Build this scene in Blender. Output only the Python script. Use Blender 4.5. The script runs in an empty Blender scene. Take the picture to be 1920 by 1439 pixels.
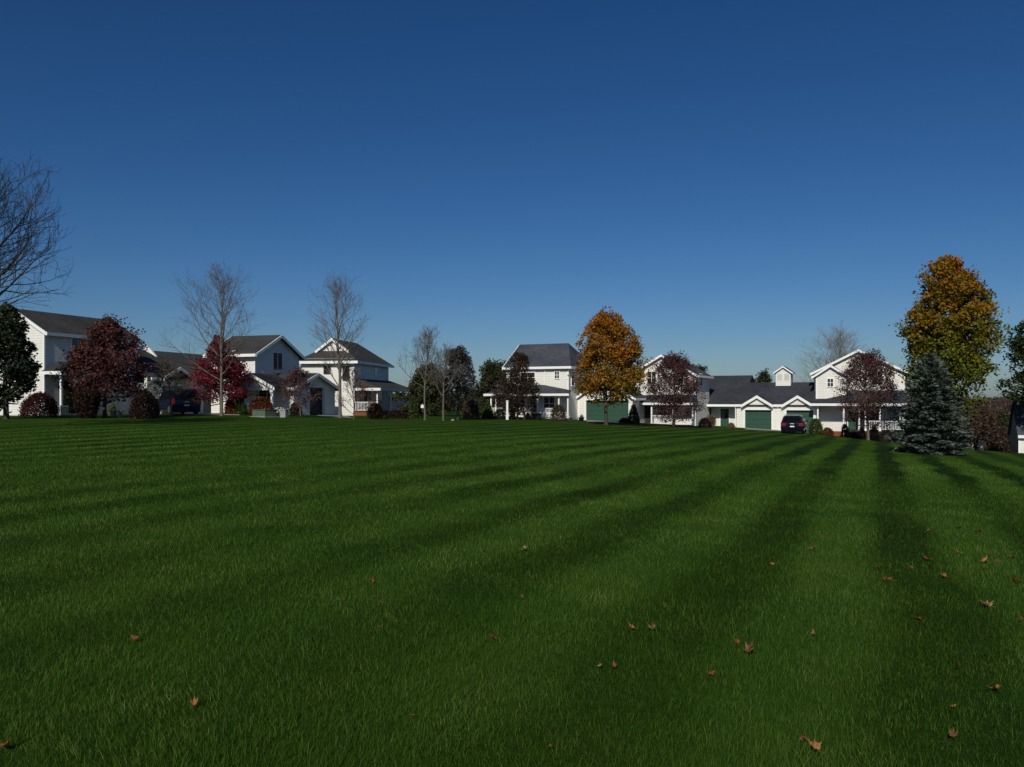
import bpy, math, random
import numpy as np
from mathutils import Vector

# ------------------------------------------------------------------ scene, camera, light
S = bpy.context.scene
C = S.collection
F, CX, HY, CZ = 1550.0, 960.0, 750.0, 1.6      # focal length in photo pixels, horizon row, eye height
cam = bpy.data.cameras.new('camera')
cam.sensor_width = 36.0
cam.lens = F / 1920 * 36.0
cam.shift_y = (HY - 719.5) / 1920
cam.clip_start, cam.clip_end = 0.1, 6000
co = bpy.data.objects.new('camera', cam)
C.objects.link(co)
co.location = (0, 0, CZ)
co.rotation_euler = (math.radians(90), 0, 0)
S.camera = co

SUN_EL, SUN_AZ = 34.0, 196.0                     # clockwise from +Y
az, el = math.radians(SUN_AZ), math.radians(SUN_EL)
sdir = Vector((math.sin(az) * math.cos(el), math.cos(az) * math.cos(el), math.sin(el)))
sl = bpy.data.lights.new('sun', 'SUN')
sl.energy = 3.9
sl.angle = math.radians(0.53)
sl.color = (1.0, 0.945, 0.825)
so = bpy.data.objects.new('sun', sl)
C.objects.link(so)
so.rotation_euler = sdir.to_track_quat('Z', 'Y').to_euler()
so.location = (-20, -40, 60)

w = bpy.data.worlds.new('World')
S.world = w
w.use_nodes = True
nt = w.node_tree
bg = nt.nodes['Background']
sky = nt.nodes.new('ShaderNodeTexSky')
sky.sky_type = 'NISHITA'
sky.sun_disc = False
sky.sun_elevation = el
sky.sun_rotation = az
sky.altitude = 300
sky.air_density = 0.9
sky.dust_density = 0.8
sky.ozone_density = 6.0
gm = nt.nodes.new('ShaderNodeGamma')
gm.inputs[1].default_value = 1.12
hs = nt.nodes.new('ShaderNodeHueSaturation')
hs.inputs['Hue'].default_value = 0.503
hs.inputs['Saturation'].default_value = 1.15
nt.links.new(sky.outputs[0], gm.inputs[0])
nt.links.new(gm.outputs[0], hs.inputs['Color'])
nt.links.new(hs.outputs[0], bg.inputs[0])
bg.inputs[1].default_value = 0.05

S.view_settings.view_transform = 'Standard'
S.view_settings.look = 'None'
S.view_settings.gamma = 1.0
S.view_settings.exposure = -0.2
S.render.film_transparent = False
S.cycles.max_bounces = 6

# ------------------------------------------------------------------ terrain
def sstep(t):
    t = np.clip(t, 0, 1)
    return t * t * (3 - 2 * t)

def ground_z(x, y):
    x = np.asarray(x, float); y = np.asarray(y, float)
    t = x + 2
    ramp = 0.5 * (t + np.sqrt(t * t + 36))
    z = 0.1 - 0.055 * np.minimum(ramp, 60)
    left = sstep(-x / 24.0)
    z = z + 0.46 * left * sstep((y - 15) / 38.0)
    z = z - 0.34 * left * sstep((y - 62) / 16.0)
    far = sstep((y - 95) / 90.0)
    z = z - 1.2 * far
    right = sstep((x - 27) / 14.0) * sstep((y - 50) / 45.0)
    z = z - 3.2 * right * (1 - 0.6 * sstep((y - 200) / 150.0))
    z = z + 0.035 * np.sin(x * 0.31 + 1.3) * np.sin(y * 0.23) * sstep(y / 10.0)
    return z

def gz(x, y):
    return float(ground_z(x, y))

def at(px, D):                                    # world x, y, ground z for a photo column at depth D
    x = (px - CX) / F * D
    return x, D, gz(x, D)

def on_ground(px, py):                            # where the ray through a photo pixel meets the lawn
    lo, hi = 1.0, 400.0
    tx, tz = (px - CX) / F, (HY - py) / F
    y = lo
    while y < hi:
        if CZ + tz * y <= gz(tx * y, y):
            break
        y += 0.05
    return tx * y, y, gz(tx * y, y)

# ------------------------------------------------------------------ materials
def new_mat(name):
    m = bpy.data.materials.new(name)
    m.use_nodes = True
    t = m.node_tree
    return m, t, t.nodes['Principled BSDF']

def N(t, kind, **kw):
    n = t.nodes.new(kind)
    for k, v in kw.items():
        setattr(n, k, v)
    return n

def ramp(t, stops, interp='LINEAR'):
    r = N(t, 'ShaderNodeValToRGB')
    r.color_ramp.interpolation = interp
    e = r.color_ramp.elements
    while len(e) > 1:
        e.remove(e[-1])
    e[0].position = stops[0][0]
    e[0].color = (*stops[0][1], 1)
    for p, c in stops[1:]:
        q = e.new(p)
        q.color = (*c, 1)
    return r

def math_node(t, op, a, b=None, c=None):
    n = N(t, 'ShaderNodeMath', operation=op)
    for i, v in enumerate((a, b, c)):
        if v is None:
            continue
        if isinstance(v, (int, float)):
            n.inputs[i].default_value = v
        else:
            t.links.new(v, n.inputs[i])
    return n.outputs[0]

def plain(name, col, rough=0.6, var=0.12, scale=3.0, metal=0.0, spec=0.4, bump=0.0):
    m, t, b = new_mat(name)
    tc = N(t, 'ShaderNodeTexCoord')
    nz = N(t, 'ShaderNodeTexNoise')
    nz.inputs['Scale'].default_value = scale
    nz.inputs['Detail'].default_value = 6
    t.links.new(tc.outputs['Object'], nz.inputs['Vector'])
    lo = tuple(c * (1 - var) for c in col)
    hi = tuple(min(1, c * (1 + var)) for c in col)
    r = ramp(t, [(0.3, lo), (0.7, hi)])
    t.links.new(nz.outputs['Fac'], r.inputs[0])
    t.links.new(r.outputs[0], b.inputs['Base Color'])
    b.inputs['Roughness'].default_value = rough
    b.inputs['Metallic'].default_value = metal
    b.inputs['Specular IOR Level'].default_value = spec
    if bump:
        bp = N(t, 'ShaderNodeBump')
        bp.inputs['Strength'].default_value = bump
        bp.inputs['Distance'].default_value = 0.02
        t.links.new(nz.outputs['Fac'], bp.inputs['Height'])
        t.links.new(bp.outputs[0], b.inputs['Normal'])
    return m

def siding(name, col):
    """clapboard: each board's face tilts, with a lap every 13 cm, and faint weathering"""
    m, t, b = new_mat(name)
    tc = N(t, 'ShaderNodeTexCoord')
    sx = N(t, 'ShaderNodeSeparateXYZ')
    t.links.new(tc.outputs['Object'], sx.inputs[0])
    fr = math_node(t, 'FRACT', math_node(t, 'DIVIDE', math_node(t, 'ADD', sx.outputs['Z'], 20.0), 0.17))
    inv = math_node(t, 'SUBTRACT', 1.0, fr)
    bp = N(t, 'ShaderNodeBump')
    bp.inputs['Strength'].default_value = 0.6
    bp.inputs['Distance'].default_value = 0.012
    t.links.new(inv, bp.inputs['Height'])
    t.links.new(bp.outputs[0], b.inputs['Normal'])
    nz = N(t, 'ShaderNodeTexNoise')
    nz.inputs['Scale'].default_value = 0.9
    nz.inputs['Detail'].default_value = 8
    t.links.new(tc.outputs['Object'], nz.inputs['Vector'])
    r = ramp(t, [(0.3, tuple(c * 0.9 for c in col)), (0.65, col)])
    t.links.new(nz.outputs['Fac'], r.inputs[0])
    lap = ramp(t, [(0.0, (0.5, 0.5, 0.5)), (0.12, (1, 1, 1))])
    t.links.new(fr, lap.inputs[0])
    mx = N(t, 'ShaderNodeMix', data_type='RGBA', blend_type='MULTIPLY')
    mx.inputs[0].default_value = 1.0
    t.links.new(r.outputs[0], mx.inputs[6])
    t.links.new(lap.outputs[0], mx.inputs[7])
    t.links.new(mx.outputs[2], b.inputs['Base Color'])
    b.inputs['Roughness'].default_value = 0.55
    b.inputs['Specular IOR Level'].default_value = 0.3
    return m

def shingles(name, col):
    m, t, b = new_mat(name)
    tc = N(t, 'ShaderNodeTexCoord')
    mp = N(t, 'ShaderNodeMapping')
    mp.inputs['Scale'].default_value = (1.2, 1.2, 7.0)
    t.links.new(tc.outputs['Object'], mp.inputs[0])
    nz = N(t, 'ShaderNodeTexNoise')
    nz.inputs['Scale'].default_value = 2.2
    nz.inputs['Detail'].default_value = 8
    nz.inputs['Roughness'].default_value = 0.7
    t.links.new(mp.outputs[0], nz.inputs['Vector'])
    r = ramp(t, [(0.3, tuple(c * 0.62 for c in col)), (0.5, col), (0.72, tuple(c * 1.5 for c in col))])
    t.links.new(nz.outputs['Fac'], r.inputs[0])
    big = N(t, 'ShaderNodeTexNoise')
    big.inputs['Scale'].default_value = 0.5
    big.inputs['Detail'].default_value = 3
    t.links.new(tc.outputs['Object'], big.inputs['Vector'])
    r2 = ramp(t, [(0.35, (0.8, 0.8, 0.82)), (0.65, (1.15, 1.12, 1.08))])
    t.links.new(big.outputs['Fac'], r2.inputs[0])
    mx = N(t, 'ShaderNodeMix', data_type='RGBA', blend_type='MULTIPLY')
    mx.inputs[0].default_value = 1.0
    t.links.new(r.outputs[0], mx.inputs[6])
    t.links.new(r2.outputs[0], mx.inputs[7])
    t.links.new(mx.outputs[2], b.inputs['Base Color'])
    b.inputs['Roughness'].default_value = 0.9
    b.inputs['Specular IOR Level'].default_value = 0.15
    bp = N(t, 'ShaderNodeBump')
    bp.inputs['Strength'].default_value = 0.5
    bp.inputs['Distance'].default_value = 0.03
    t.links.new(nz.outputs['Fac'], bp.inputs['Height'])
    t.links.new(bp.outputs[0], b.inputs['Normal'])
    return m

def foliage(name, stops, zmix=0.0, z0=0.0, z1=1.0, nscale=0.6, rnd=0.45, trans=0.25, xmix=0.0, x0=0.0, x1=1.0):
    """leaf colour of its own: chance per leaf, drifting in patches; zmix/xmix let the autumn colour run up or across the crown"""
    m, t, b = new_mat(name)
    g = N(t, 'ShaderNodeNewGeometry')
    tc = N(t, 'ShaderNodeTexCoord')
    nz = N(t, 'ShaderNodeTexNoise')
    nz.inputs['Scale'].default_value = nscale
    nz.inputs['Detail'].default_value = 3
    t.links.new(tc.outputs['Object'], nz.inputs['Vector'])
    nn = math_node(t, 'MULTIPLY_ADD', nz.outputs['Fac'], 2.2, -0.6)
    v = math_node(t, 'ADD', math_node(t, 'MULTIPLY', g.outputs['Random Per Island'], rnd), math_node(t, 'MULTIPLY', nn, 1 - rnd))
    sx = N(t, 'ShaderNodeSeparateXYZ')
    t.links.new(tc.outputs['Object'], sx.inputs[0])
    for mix, axis, a0, a1 in ((zmix, 'Z', z0, z1), (xmix, 'X', x0, x1)):
        if mix:
            mr = N(t, 'ShaderNodeMapRange')
            mr.inputs[1].default_value, mr.inputs[2].default_value = a0, a1
            t.links.new(sx.outputs[axis], mr.inputs[0])
            v = math_node(t, 'ADD', math_node(t, 'MULTIPLY', v, 1 - mix), math_node(t, 'MULTIPLY', mr.outputs[0], mix))
    r = ramp(t, stops)
    t.links.new(v, r.inputs[0])
    t.links.new(r.outputs[0], b.inputs['Base Color'])
    b.inputs['Roughness'].default_value = 0.6
    b.inputs['Specular IOR Level'].default_value = 0.25
    if trans:
        tr = N(t, 'ShaderNodeBsdfTranslucent')
        t.links.new(r.outputs[0], tr.inputs[0])
        ms = N(t, 'ShaderNodeMixShader')
        ms.inputs[0].default_value = trans
        t.links.new(b.outputs[0], ms.inputs[1])
        t.links.new(tr.outputs[0], ms.inputs[2])
        t.links.new(ms.outputs[0], t.nodes['Material Output'].inputs[0])
    return m

M = {}
M['siding'] = siding('white siding', (0.80, 0.79, 0.735))
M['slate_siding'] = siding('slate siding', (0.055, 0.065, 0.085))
M['trim'] = plain('white trim', (0.84, 0.84, 0.83), 0.5, 0.03)
M['soffit'] = plain('soffit', (0.55, 0.55, 0.54), 0.7, 0.05)
M['roof'] = shingles('roof shingles', (0.040, 0.044, 0.055))
M['roof_warm'] = shingles('weathered shingles', (0.050, 0.050, 0.050))
M['roof_slate'] = shingles('slate blue shingles', (0.062, 0.068, 0.086))
M['green'] = plain('green paint', (0.018, 0.066, 0.043), 0.5, 0.08)
M['dark'] = plain('dark paint', (0.02, 0.02, 0.024), 0.5, 0.1)
M['grey'] = plain('grey paint', (0.30, 0.31, 0.31), 0.55, 0.06)
M['glass'] = plain('window glass', (0.012, 0.014, 0.018), 0.06, 0.1, spec=0.6)
M['curtain'] = plain('louvre slats', (0.62, 0.62, 0.59), 0.6, 0.05)
M['brick'] = plain('brick', (0.20, 0.062, 0.024), 0.85, 0.25, 18.0)
M['concrete'] = plain('concrete', (0.26, 0.25, 0.21), 0.9, 0.15, 2.0)
M['dark_brown'] = plain('dark_brown', (0.030, 0.018, 0.013), 0.95, 0.4, 8.0)  # also colours the painted shadow strips at the house bases
M['bark'] = plain('grey bark', (0.125, 0.105, 0.088), 0.9, 0.35, 9.0, bump=0.6)
M['bark_dark'] = plain('dark bark', (0.05, 0.04, 0.034), 0.9, 0.35, 9.0, bump=0.6)
M['bark_pale'] = plain('pale bark', (0.21, 0.19, 0.16), 0.9, 0.35, 9.0, bump=0.6)
M['twig_purple'] = plain('purple twigs', (0.075, 0.045, 0.048), 0.9, 0.3, 5.0)
M['navy'] = plain('navy car paint', (0.005, 0.008, 0.026), 0.16, 0.05, spec=0.15)
M['black_car'] = plain('blue black car paint', (0.004, 0.005, 0.011), 0.14, 0.05, spec=0.14)
M['rubber'] = plain('rubber', (0.015, 0.015, 0.015), 0.85, 0.2)
M['metal'] = plain('bright metal', (0.55, 0.56, 0.58), 0.3, 0.05, metal=0.9)
M['red_lens'] = plain('red lens', (0.20, 0.010, 0.018), 0.25, 0.05, spec=0.3)
M['car_glass'] = plain('dark car glass', (0.003, 0.003, 0.006), 0.08, 0.05, spec=0.08)
M['box_green'] = plain('utility green', (0.085, 0.12, 0.09), 0.5, 0.1)
M['box_grey'] = plain('utility grey', (0.27, 0.30, 0.28), 0.5, 0.1)
M['pale_stone'] = plain('pale stone', (0.48, 0.48, 0.44), 0.8, 0.1, 3.0)
M['stone'] = plain('stone', (0.25, 0.24, 0.22), 0.9, 0.2, 6.0, bump=0.5)
M['shed_roof'] = shingles('shed shingles', (0.060, 0.072, 0.095))
M['far_wall'] = plain('far pale siding', (0.5, 0.5, 0.48), 0.7, 0.1)

# ------------------------------------------------------------------ objects and meshes
def tag(o, label, cat, group=None, kind=None):
    o['label'] = label
    o['category'] = cat
    if group:
        o['group'] = group
    if kind:
        o['kind'] = kind
    return o

def thing(name, label, cat, loc, rz=0.0, group=None):
    o = bpy.data.objects.new(name, None)
    o.empty_display_size = 0.3
    C.objects.link(o)
    o.location = loc
    o.rotation_euler = (0, 0, rz)
    return tag(o, label, cat, group)

class MB:
    def __init__(self):
        self.v, self.f, self.chunks = [], [], []

    def add(self, vs, fs):
        o = len(self.v)
        self.chunks.append((list(vs), list(fs)))
        self.v += [tuple(p) for p in vs]
        self.f += [tuple(i + o for i in f) for f in fs]
        return self

    def box(self, x0, x1, y0, y1, z0, z1):
        if x0 > x1: x0, x1 = x1, x0
        if y0 > y1: y0, y1 = y1, y0
        if z0 > z1: z0, z1 = z1, z0
        return self.add([(x0, y0, z0), (x1, y0, z0), (x1, y1, z0), (x0, y1, z0), (x0, y0, z1), (x1, y0, z1), (x1, y1, z1), (x0, y1, z1)],
                        [(0, 3, 2, 1), (4, 5, 6, 7), (0, 1, 5, 4), (1, 2, 6, 5), (2, 3, 7, 6), (3, 0, 4, 7)])

    def prism(self, poly, axis, a0, a1):
        """poly in the two axes left over (x: y,z / y: x,z / z: x,y), extruded along axis"""
        def p3(p, a):
            return {'x': (a, p[0], p[1]), 'y': (p[0], a, p[1]), 'z': (p[0], p[1], a)}[axis]
        n = len(poly)
        vs = [p3(p, a0) for p in poly] + [p3(p, a1) for p in poly]
        fs = [tuple(range(n))[::-1], tuple(range(n, 2 * n))]
        fs += [(i, (i + 1) % n, n + (i + 1) % n, n + i) for i in range(n)]
        return self.add(vs, fs)

    def slab(self, pts, t):
        """planar polygon (seen from above, counter-clockwise) thickened downwards by t"""
        n = len(pts)
        vs = [tuple(p) for p in pts] + [(p[0], p[1], p[2] - t) for p in pts]
        fs = [tuple(range(n)), tuple(range(n, 2 * n))[::-1]]
        fs += [(i, n + i, n + (i + 1) % n, (i + 1) % n) for i in range(n)]
        return self.add(vs, fs)

    def bar(self, p, q, wx, wz):
        """board from p to q, wx wide level, wz deep hanging below the line"""
        p, q = Vector(p), Vector(q)
        d = (q - p).normalized()
        s = d.cross(Vector((0, 0, 1)))
        if s.length < 1e-4:
            s = Vector((1, 0, 0))
        s = s.normalized() * wx / 2
        u = Vector((0, 0, -wz))
        vs = [p - s, p + s, p + s + u, p - s + u, q - s, q + s, q + s + u, q - s + u]
        return self.add(vs, [(0, 1, 2, 3), (4, 7, 6, 5), (0, 4, 5, 1), (1, 5, 6, 2), (2, 6, 7, 3), (3, 7, 4, 0)])

    def cyl(self, c, r0, r1, z0, z1, n=12, axis='z'):
        vs = []
        for z, r in ((z0, r0), (z1, r1)):
            for i in range(n):
                a = 2 * math.pi * i / n
                p = (math.cos(a) * r, math.sin(a) * r)
                vs.append({'z': (c[0] + p[0], c[1] + p[1], z), 'x': (z, c[0] + p[0], c[1] + p[1]), 'y': (c[0] + p[0], z, c[1] + p[1])}[axis])
        fs = [tuple(range(n))[::-1], tuple(range(n, 2 * n))] + [(i, (i + 1) % n, n + (i + 1) % n, n + i) for i in range(n)]
        return self.add(vs, fs)

    def build_each(self, name, mat, parent=None):
        for vs, fs in self.chunks:                 # every board a part of its own
            MB().add(vs, fs).build(name, mat, parent)

    def build(self, name, mat, parent=None, bevel=0.0):
        me = bpy.data.meshes.new(name)
        me.from_pydata(self.v, [], self.f)
        me.validate()
        import bmesh
        bm = bmesh.new(); bm.from_mesh(me)
        bmesh.ops.recalc_face_normals(bm, faces=bm.faces)
        bm.to_mesh(me); bm.free()
        me.materials.append(mat)
        o = bpy.data.objects.new(name, me)
        C.objects.link(o)
        if parent is not None:
            o.parent = parent
        if bevel:
            md = o.modifiers.new('bevel', 'BEVEL')
            md.width = bevel
            md.segments = 2
        return o

def np_mesh(name, V, F4, mat, parent=None, smooth=False, tri=None):
    """mesh from arrays: F4 quads (n,4) and/or tri (n,3)"""
    me = bpy.data.meshes.new(name)
    V = np.asarray(V, np.float32)
    F4 = np.zeros((0, 4), np.int32) if F4 is None else np.asarray(F4, np.int32)
    T3 = np.zeros((0, 3), np.int32) if tri is None else np.asarray(tri, np.int32)
    me.vertices.add(len(V))
    me.vertices.foreach_set('co', V.ravel())
    nl = F4.size + T3.size
    me.loops.add(nl)
    me.loops.foreach_set('vertex_index', np.concatenate([F4.ravel(), T3.ravel()]).astype(np.int32))
    npoly = len(F4) + len(T3)
    me.polygons.add(npoly)
    tot = np.concatenate([np.full(len(F4), 4), np.full(len(T3), 3)]).astype(np.int32)
    st = np.concatenate([[0], np.cumsum(tot)[:-1]]).astype(np.int32) if npoly else np.zeros(0, np.int32)
    me.polygons.foreach_set('loop_start', st)
    me.polygons.foreach_set('loop_total', tot)
    if smooth:
        me.polygons.foreach_set('use_smooth', np.ones(npoly, bool))
    me.update(calc_edges=True)
    me.materials.append(mat)
    o = bpy.data.objects.new(name, me)
    C.objects.link(o)
    if parent is not None:
        o.parent = parent
    return o
# ------------------------------------------------------------------ ground sheet and lawn
STRIPE_AZ = math.radians(23.7)
SA, SC = math.sin(STRIPE_AZ), math.cos(STRIPE_AZ)
PERIOD, PHASE = 1.82, 0.437

def stripe_lean(t, pos, gain=1.0):
    # mower passes: the blades lie over one way, then the other; the lean turns the turf to and from the light
    dt = N(t, 'ShaderNodeVectorMath', operation='DOT_PRODUCT')
    t.links.new(pos, dt.inputs[0])
    dt.inputs[1].default_value = (SC, -SA, 0)
    wob = N(t, 'ShaderNodeTexNoise')
    wob.inputs['Scale'].default_value = 0.22
    wob.inputs['Detail'].default_value = 3
    t.links.new(pos, wob.inputs['Vector'])
    q = math_node(t, 'ADD', dt.outputs['Value'], math_node(t, 'MULTIPLY_ADD', wob.outputs['Fac'], 1.15, -0.575))
    ph = math_node(t, 'MULTIPLY', math_node(t, 'SUBTRACT', q, PHASE), 2 * math.pi / PERIOD)
    s = math_node(t, 'MULTIPLY', math_node(t, 'COSINE', ph), -1.0)      # -1 dark pass, +1 light pass
    s = math_node(t, 'MINIMUM', math_node(t, 'MAXIMUM', math_node(t, 'MULTIPLY', s, 1.6), -1.0), 1.0)
    amp = N(t, 'ShaderNodeTexNoise')
    amp.inputs['Scale'].default_value = 0.09
    amp.inputs['Detail'].default_value = 4
    t.links.new(pos, amp.inputs['Vector'])
    sx = N(t, 'ShaderNodeSeparateXYZ')
    t.links.new(pos, sx.inputs[0])
    side = N(t, 'ShaderNodeMapRange')                                   # the passes are crisper on the right of the lawn
    side.inputs[1].default_value, side.inputs[2].default_value = -8.0, 14.0
    side.inputs[3].default_value, side.inputs[4].default_value = -0.04, 0.13
    t.links.new(sx.outputs['X'], side.inputs[0])
    am = math_node(t, 'ADD', math_node(t, 'MULTIPLY_ADD', amp.outputs['Fac'], 1.1, -0.40), side.outputs[0])
    am = math_node(t, 'MINIMUM', math_node(t, 'MAXIMUM', am, 0.03), 0.34)
    ln = N(t, 'ShaderNodeVectorMath', operation='SCALE')
    ln.inputs[0].default_value = (-SA, -SC, 0)
    t.links.new(math_node(t, 'MULTIPLY', math_node(t, 'MULTIPLY', s, am), gain), ln.inputs['Scale'])
    return ln.outputs[0]

def lawn_material():
    m, t, b = new_mat('mown lawn')
    g = N(t, 'ShaderNodeNewGeometry')
    pos = g.outputs['Position']
    lean = stripe_lean(t, pos)
    # fine grain
    fine = N(t, 'ShaderNodeTexNoise')
    fine.inputs['Scale'].default_value = 14
    fine.inputs['Detail'].default_value = 8
    fine.inputs['Roughness'].default_value = 0.75
    t.links.new(pos, fine.inputs['Vector'])
    bp = N(t, 'ShaderNodeBump')
    bp.inputs['Strength'].default_value = 0.7
    bp.inputs['Distance'].default_value = 0.05
    t.links.new(fine.outputs['Fac'], bp.inputs['Height'])
    ad = N(t, 'ShaderNodeVectorMath', operation='ADD')
    t.links.new(bp.outputs[0], ad.inputs[0])
    t.links.new(lean, ad.inputs[1])
    nm = N(t, 'ShaderNodeVectorMath', operation='NORMALIZE')
    t.links.new(ad.outputs[0], nm.inputs[0])
    t.links.new(nm.outputs[0], b.inputs['Normal'])
    big = N(t, 'ShaderNodeTexNoise')
    big.inputs['Scale'].default_value = 0.35
    big.inputs['Detail'].default_value = 5
    big.inputs['Roughness'].default_value = 0.6
    t.links.new(pos, big.inputs['Vector'])
    r = ramp(t, [(0.3, (0.020, 0.053, 0.0050)), (0.5, (0.029, 0.068, 0.0062)), (0.72, (0.044, 0.080, 0.008))])
    t.links.new(big.outputs['Fac'], r.inputs[0])
    r2 = ramp(t, [(0.3, (0.6, 0.6, 0.6)), (0.7, (1.25, 1.25, 1.25))])
    t.links.new(fine.outputs['Fac'], r2.inputs[0])
    mx = N(t, 'ShaderNodeMix', data_type='RGBA', blend_type='MULTIPLY')
    mx.inputs[0].default_value = 1.0
    t.links.new(r.outputs[0], mx.inputs[6])
    t.links.new(r2.outputs[0], mx.inputs[7])
    t.links.new(mx.outputs[2], b.inputs['Base Color'])
    b.inputs['Roughness'].default_value = 0.9
    b.inputs['Specular IOR Level'].default_value = 0.03
    return m

M['lawn'] = lawn_material()

def axis_steps(lo, hi, fine_lo, fine_hi, step, growth):
    a = list(np.arange(fine_lo, fine_hi + step / 2, step))
    d, v = step, fine_hi
    while v < hi:
        d *= growth; v += d; a.append(min(v, hi))
    d, v = step, fine_lo
    while v > lo:
        d *= growth; v -= d; a.insert(0, max(v, lo))
    return np.array(a)

xs = axis_steps(-3500, 3500, -60, 70, 1.0, 1.25)
ys = axis_steps(-120, 5000, -10, 130, 1.0, 1.25)
X, Y = np.meshgrid(xs, ys)
Z = ground_z(X, Y)
V = np.stack([X.ravel(), Y.ravel(), Z.ravel()], 1)
nx, ny = len(xs), len(ys)
ii, jj = np.meshgrid(np.arange(nx - 1), np.arange(ny - 1))
a = (jj * nx + ii).ravel()
o = np_mesh('ground', V, np.stack([a, a + 1, a + nx + 1, a + nx], 1), M['lawn'], smooth=True)
o['kind'] = 'structure'

# ---- grass blades on the near lawn
def blade_material():
    m, t, b = new_mat('grass blades')
    g = N(t, 'ShaderNodeNewGeometry')
    big = N(t, 'ShaderNodeTexNoise')
    big.inputs['Scale'].default_value = 0.8
    big.inputs['Detail'].default_value = 5
    big.inputs['Roughness'].default_value = 0.65
    t.links.new(g.outputs['Position'], big.inputs['Vector'])
    v = math_node(t, 'ADD', math_node(t, 'MULTIPLY', g.outputs['Random Per Island'], 0.75),
                  math_node(t, 'MULTIPLY_ADD', big.outputs['Fac'], 1.25, -0.53))
    r = ramp(t, [(0.0, (0.012, 0.036, 0.003)), (0.35, (0.028, 0.078, 0.005)), (0.62, (0.050, 0.106, 0.008)),
                 (0.86, (0.082, 0.130, 0.014)), (0.97, (0.15, 0.18, 0.05))])
    t.links.new(v, r.inputs[0])
    t.links.new(r.outputs[0], b.inputs['Base Color'])
    b.inputs['Roughness'].default_value = 0.5
    b.inputs['Specular IOR Level'].default_value = 0.12
    # the turf shades as a pile: each blade's own face, softened by its neighbours and by which way the pass lies
    fn = N(t, 'ShaderNodeVectorMath', operation='SCALE')
    t.links.new(g.outputs['Normal'], fn.inputs[0])
    fn.inputs['Scale'].default_value = 0.75
    a1 = N(t, 'ShaderNodeVectorMath', operation='ADD')
    t.links.new(fn.outputs[0], a1.inputs[0])
    a1.inputs[1].default_value = (0, 0, 0.55)
    a2 = N(t, 'ShaderNodeVectorMath', operation='ADD')
    t.links.new(a1.outputs[0], a2.inputs[0])
    t.links.new(stripe_lean(t, g.outputs['Position'], 1.9), a2.inputs[1])
    nm = N(t, 'ShaderNodeVectorMath', operation='NORMALIZE')
    t.links.new(a2.outputs[0], nm.inputs[0])
    t.links.new(nm.outputs[0], b.inputs['Normal'])
    tr = N(t, 'ShaderNodeBsdfTranslucent')
    t.links.new(r.outputs[0], tr.inputs[0])
    ms = N(t, 'ShaderNodeMixShader')
    ms.inputs[0].default_value = 0.25
    t.links.new(b.outputs[0], ms.inputs[1])
    t.links.new(tr.outputs[0], ms.inputs[2])
    t.links.new(ms.outputs[0], t.nodes['Material Output'].inputs[0])
    return m

M['blade'] = blade_material()

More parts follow.
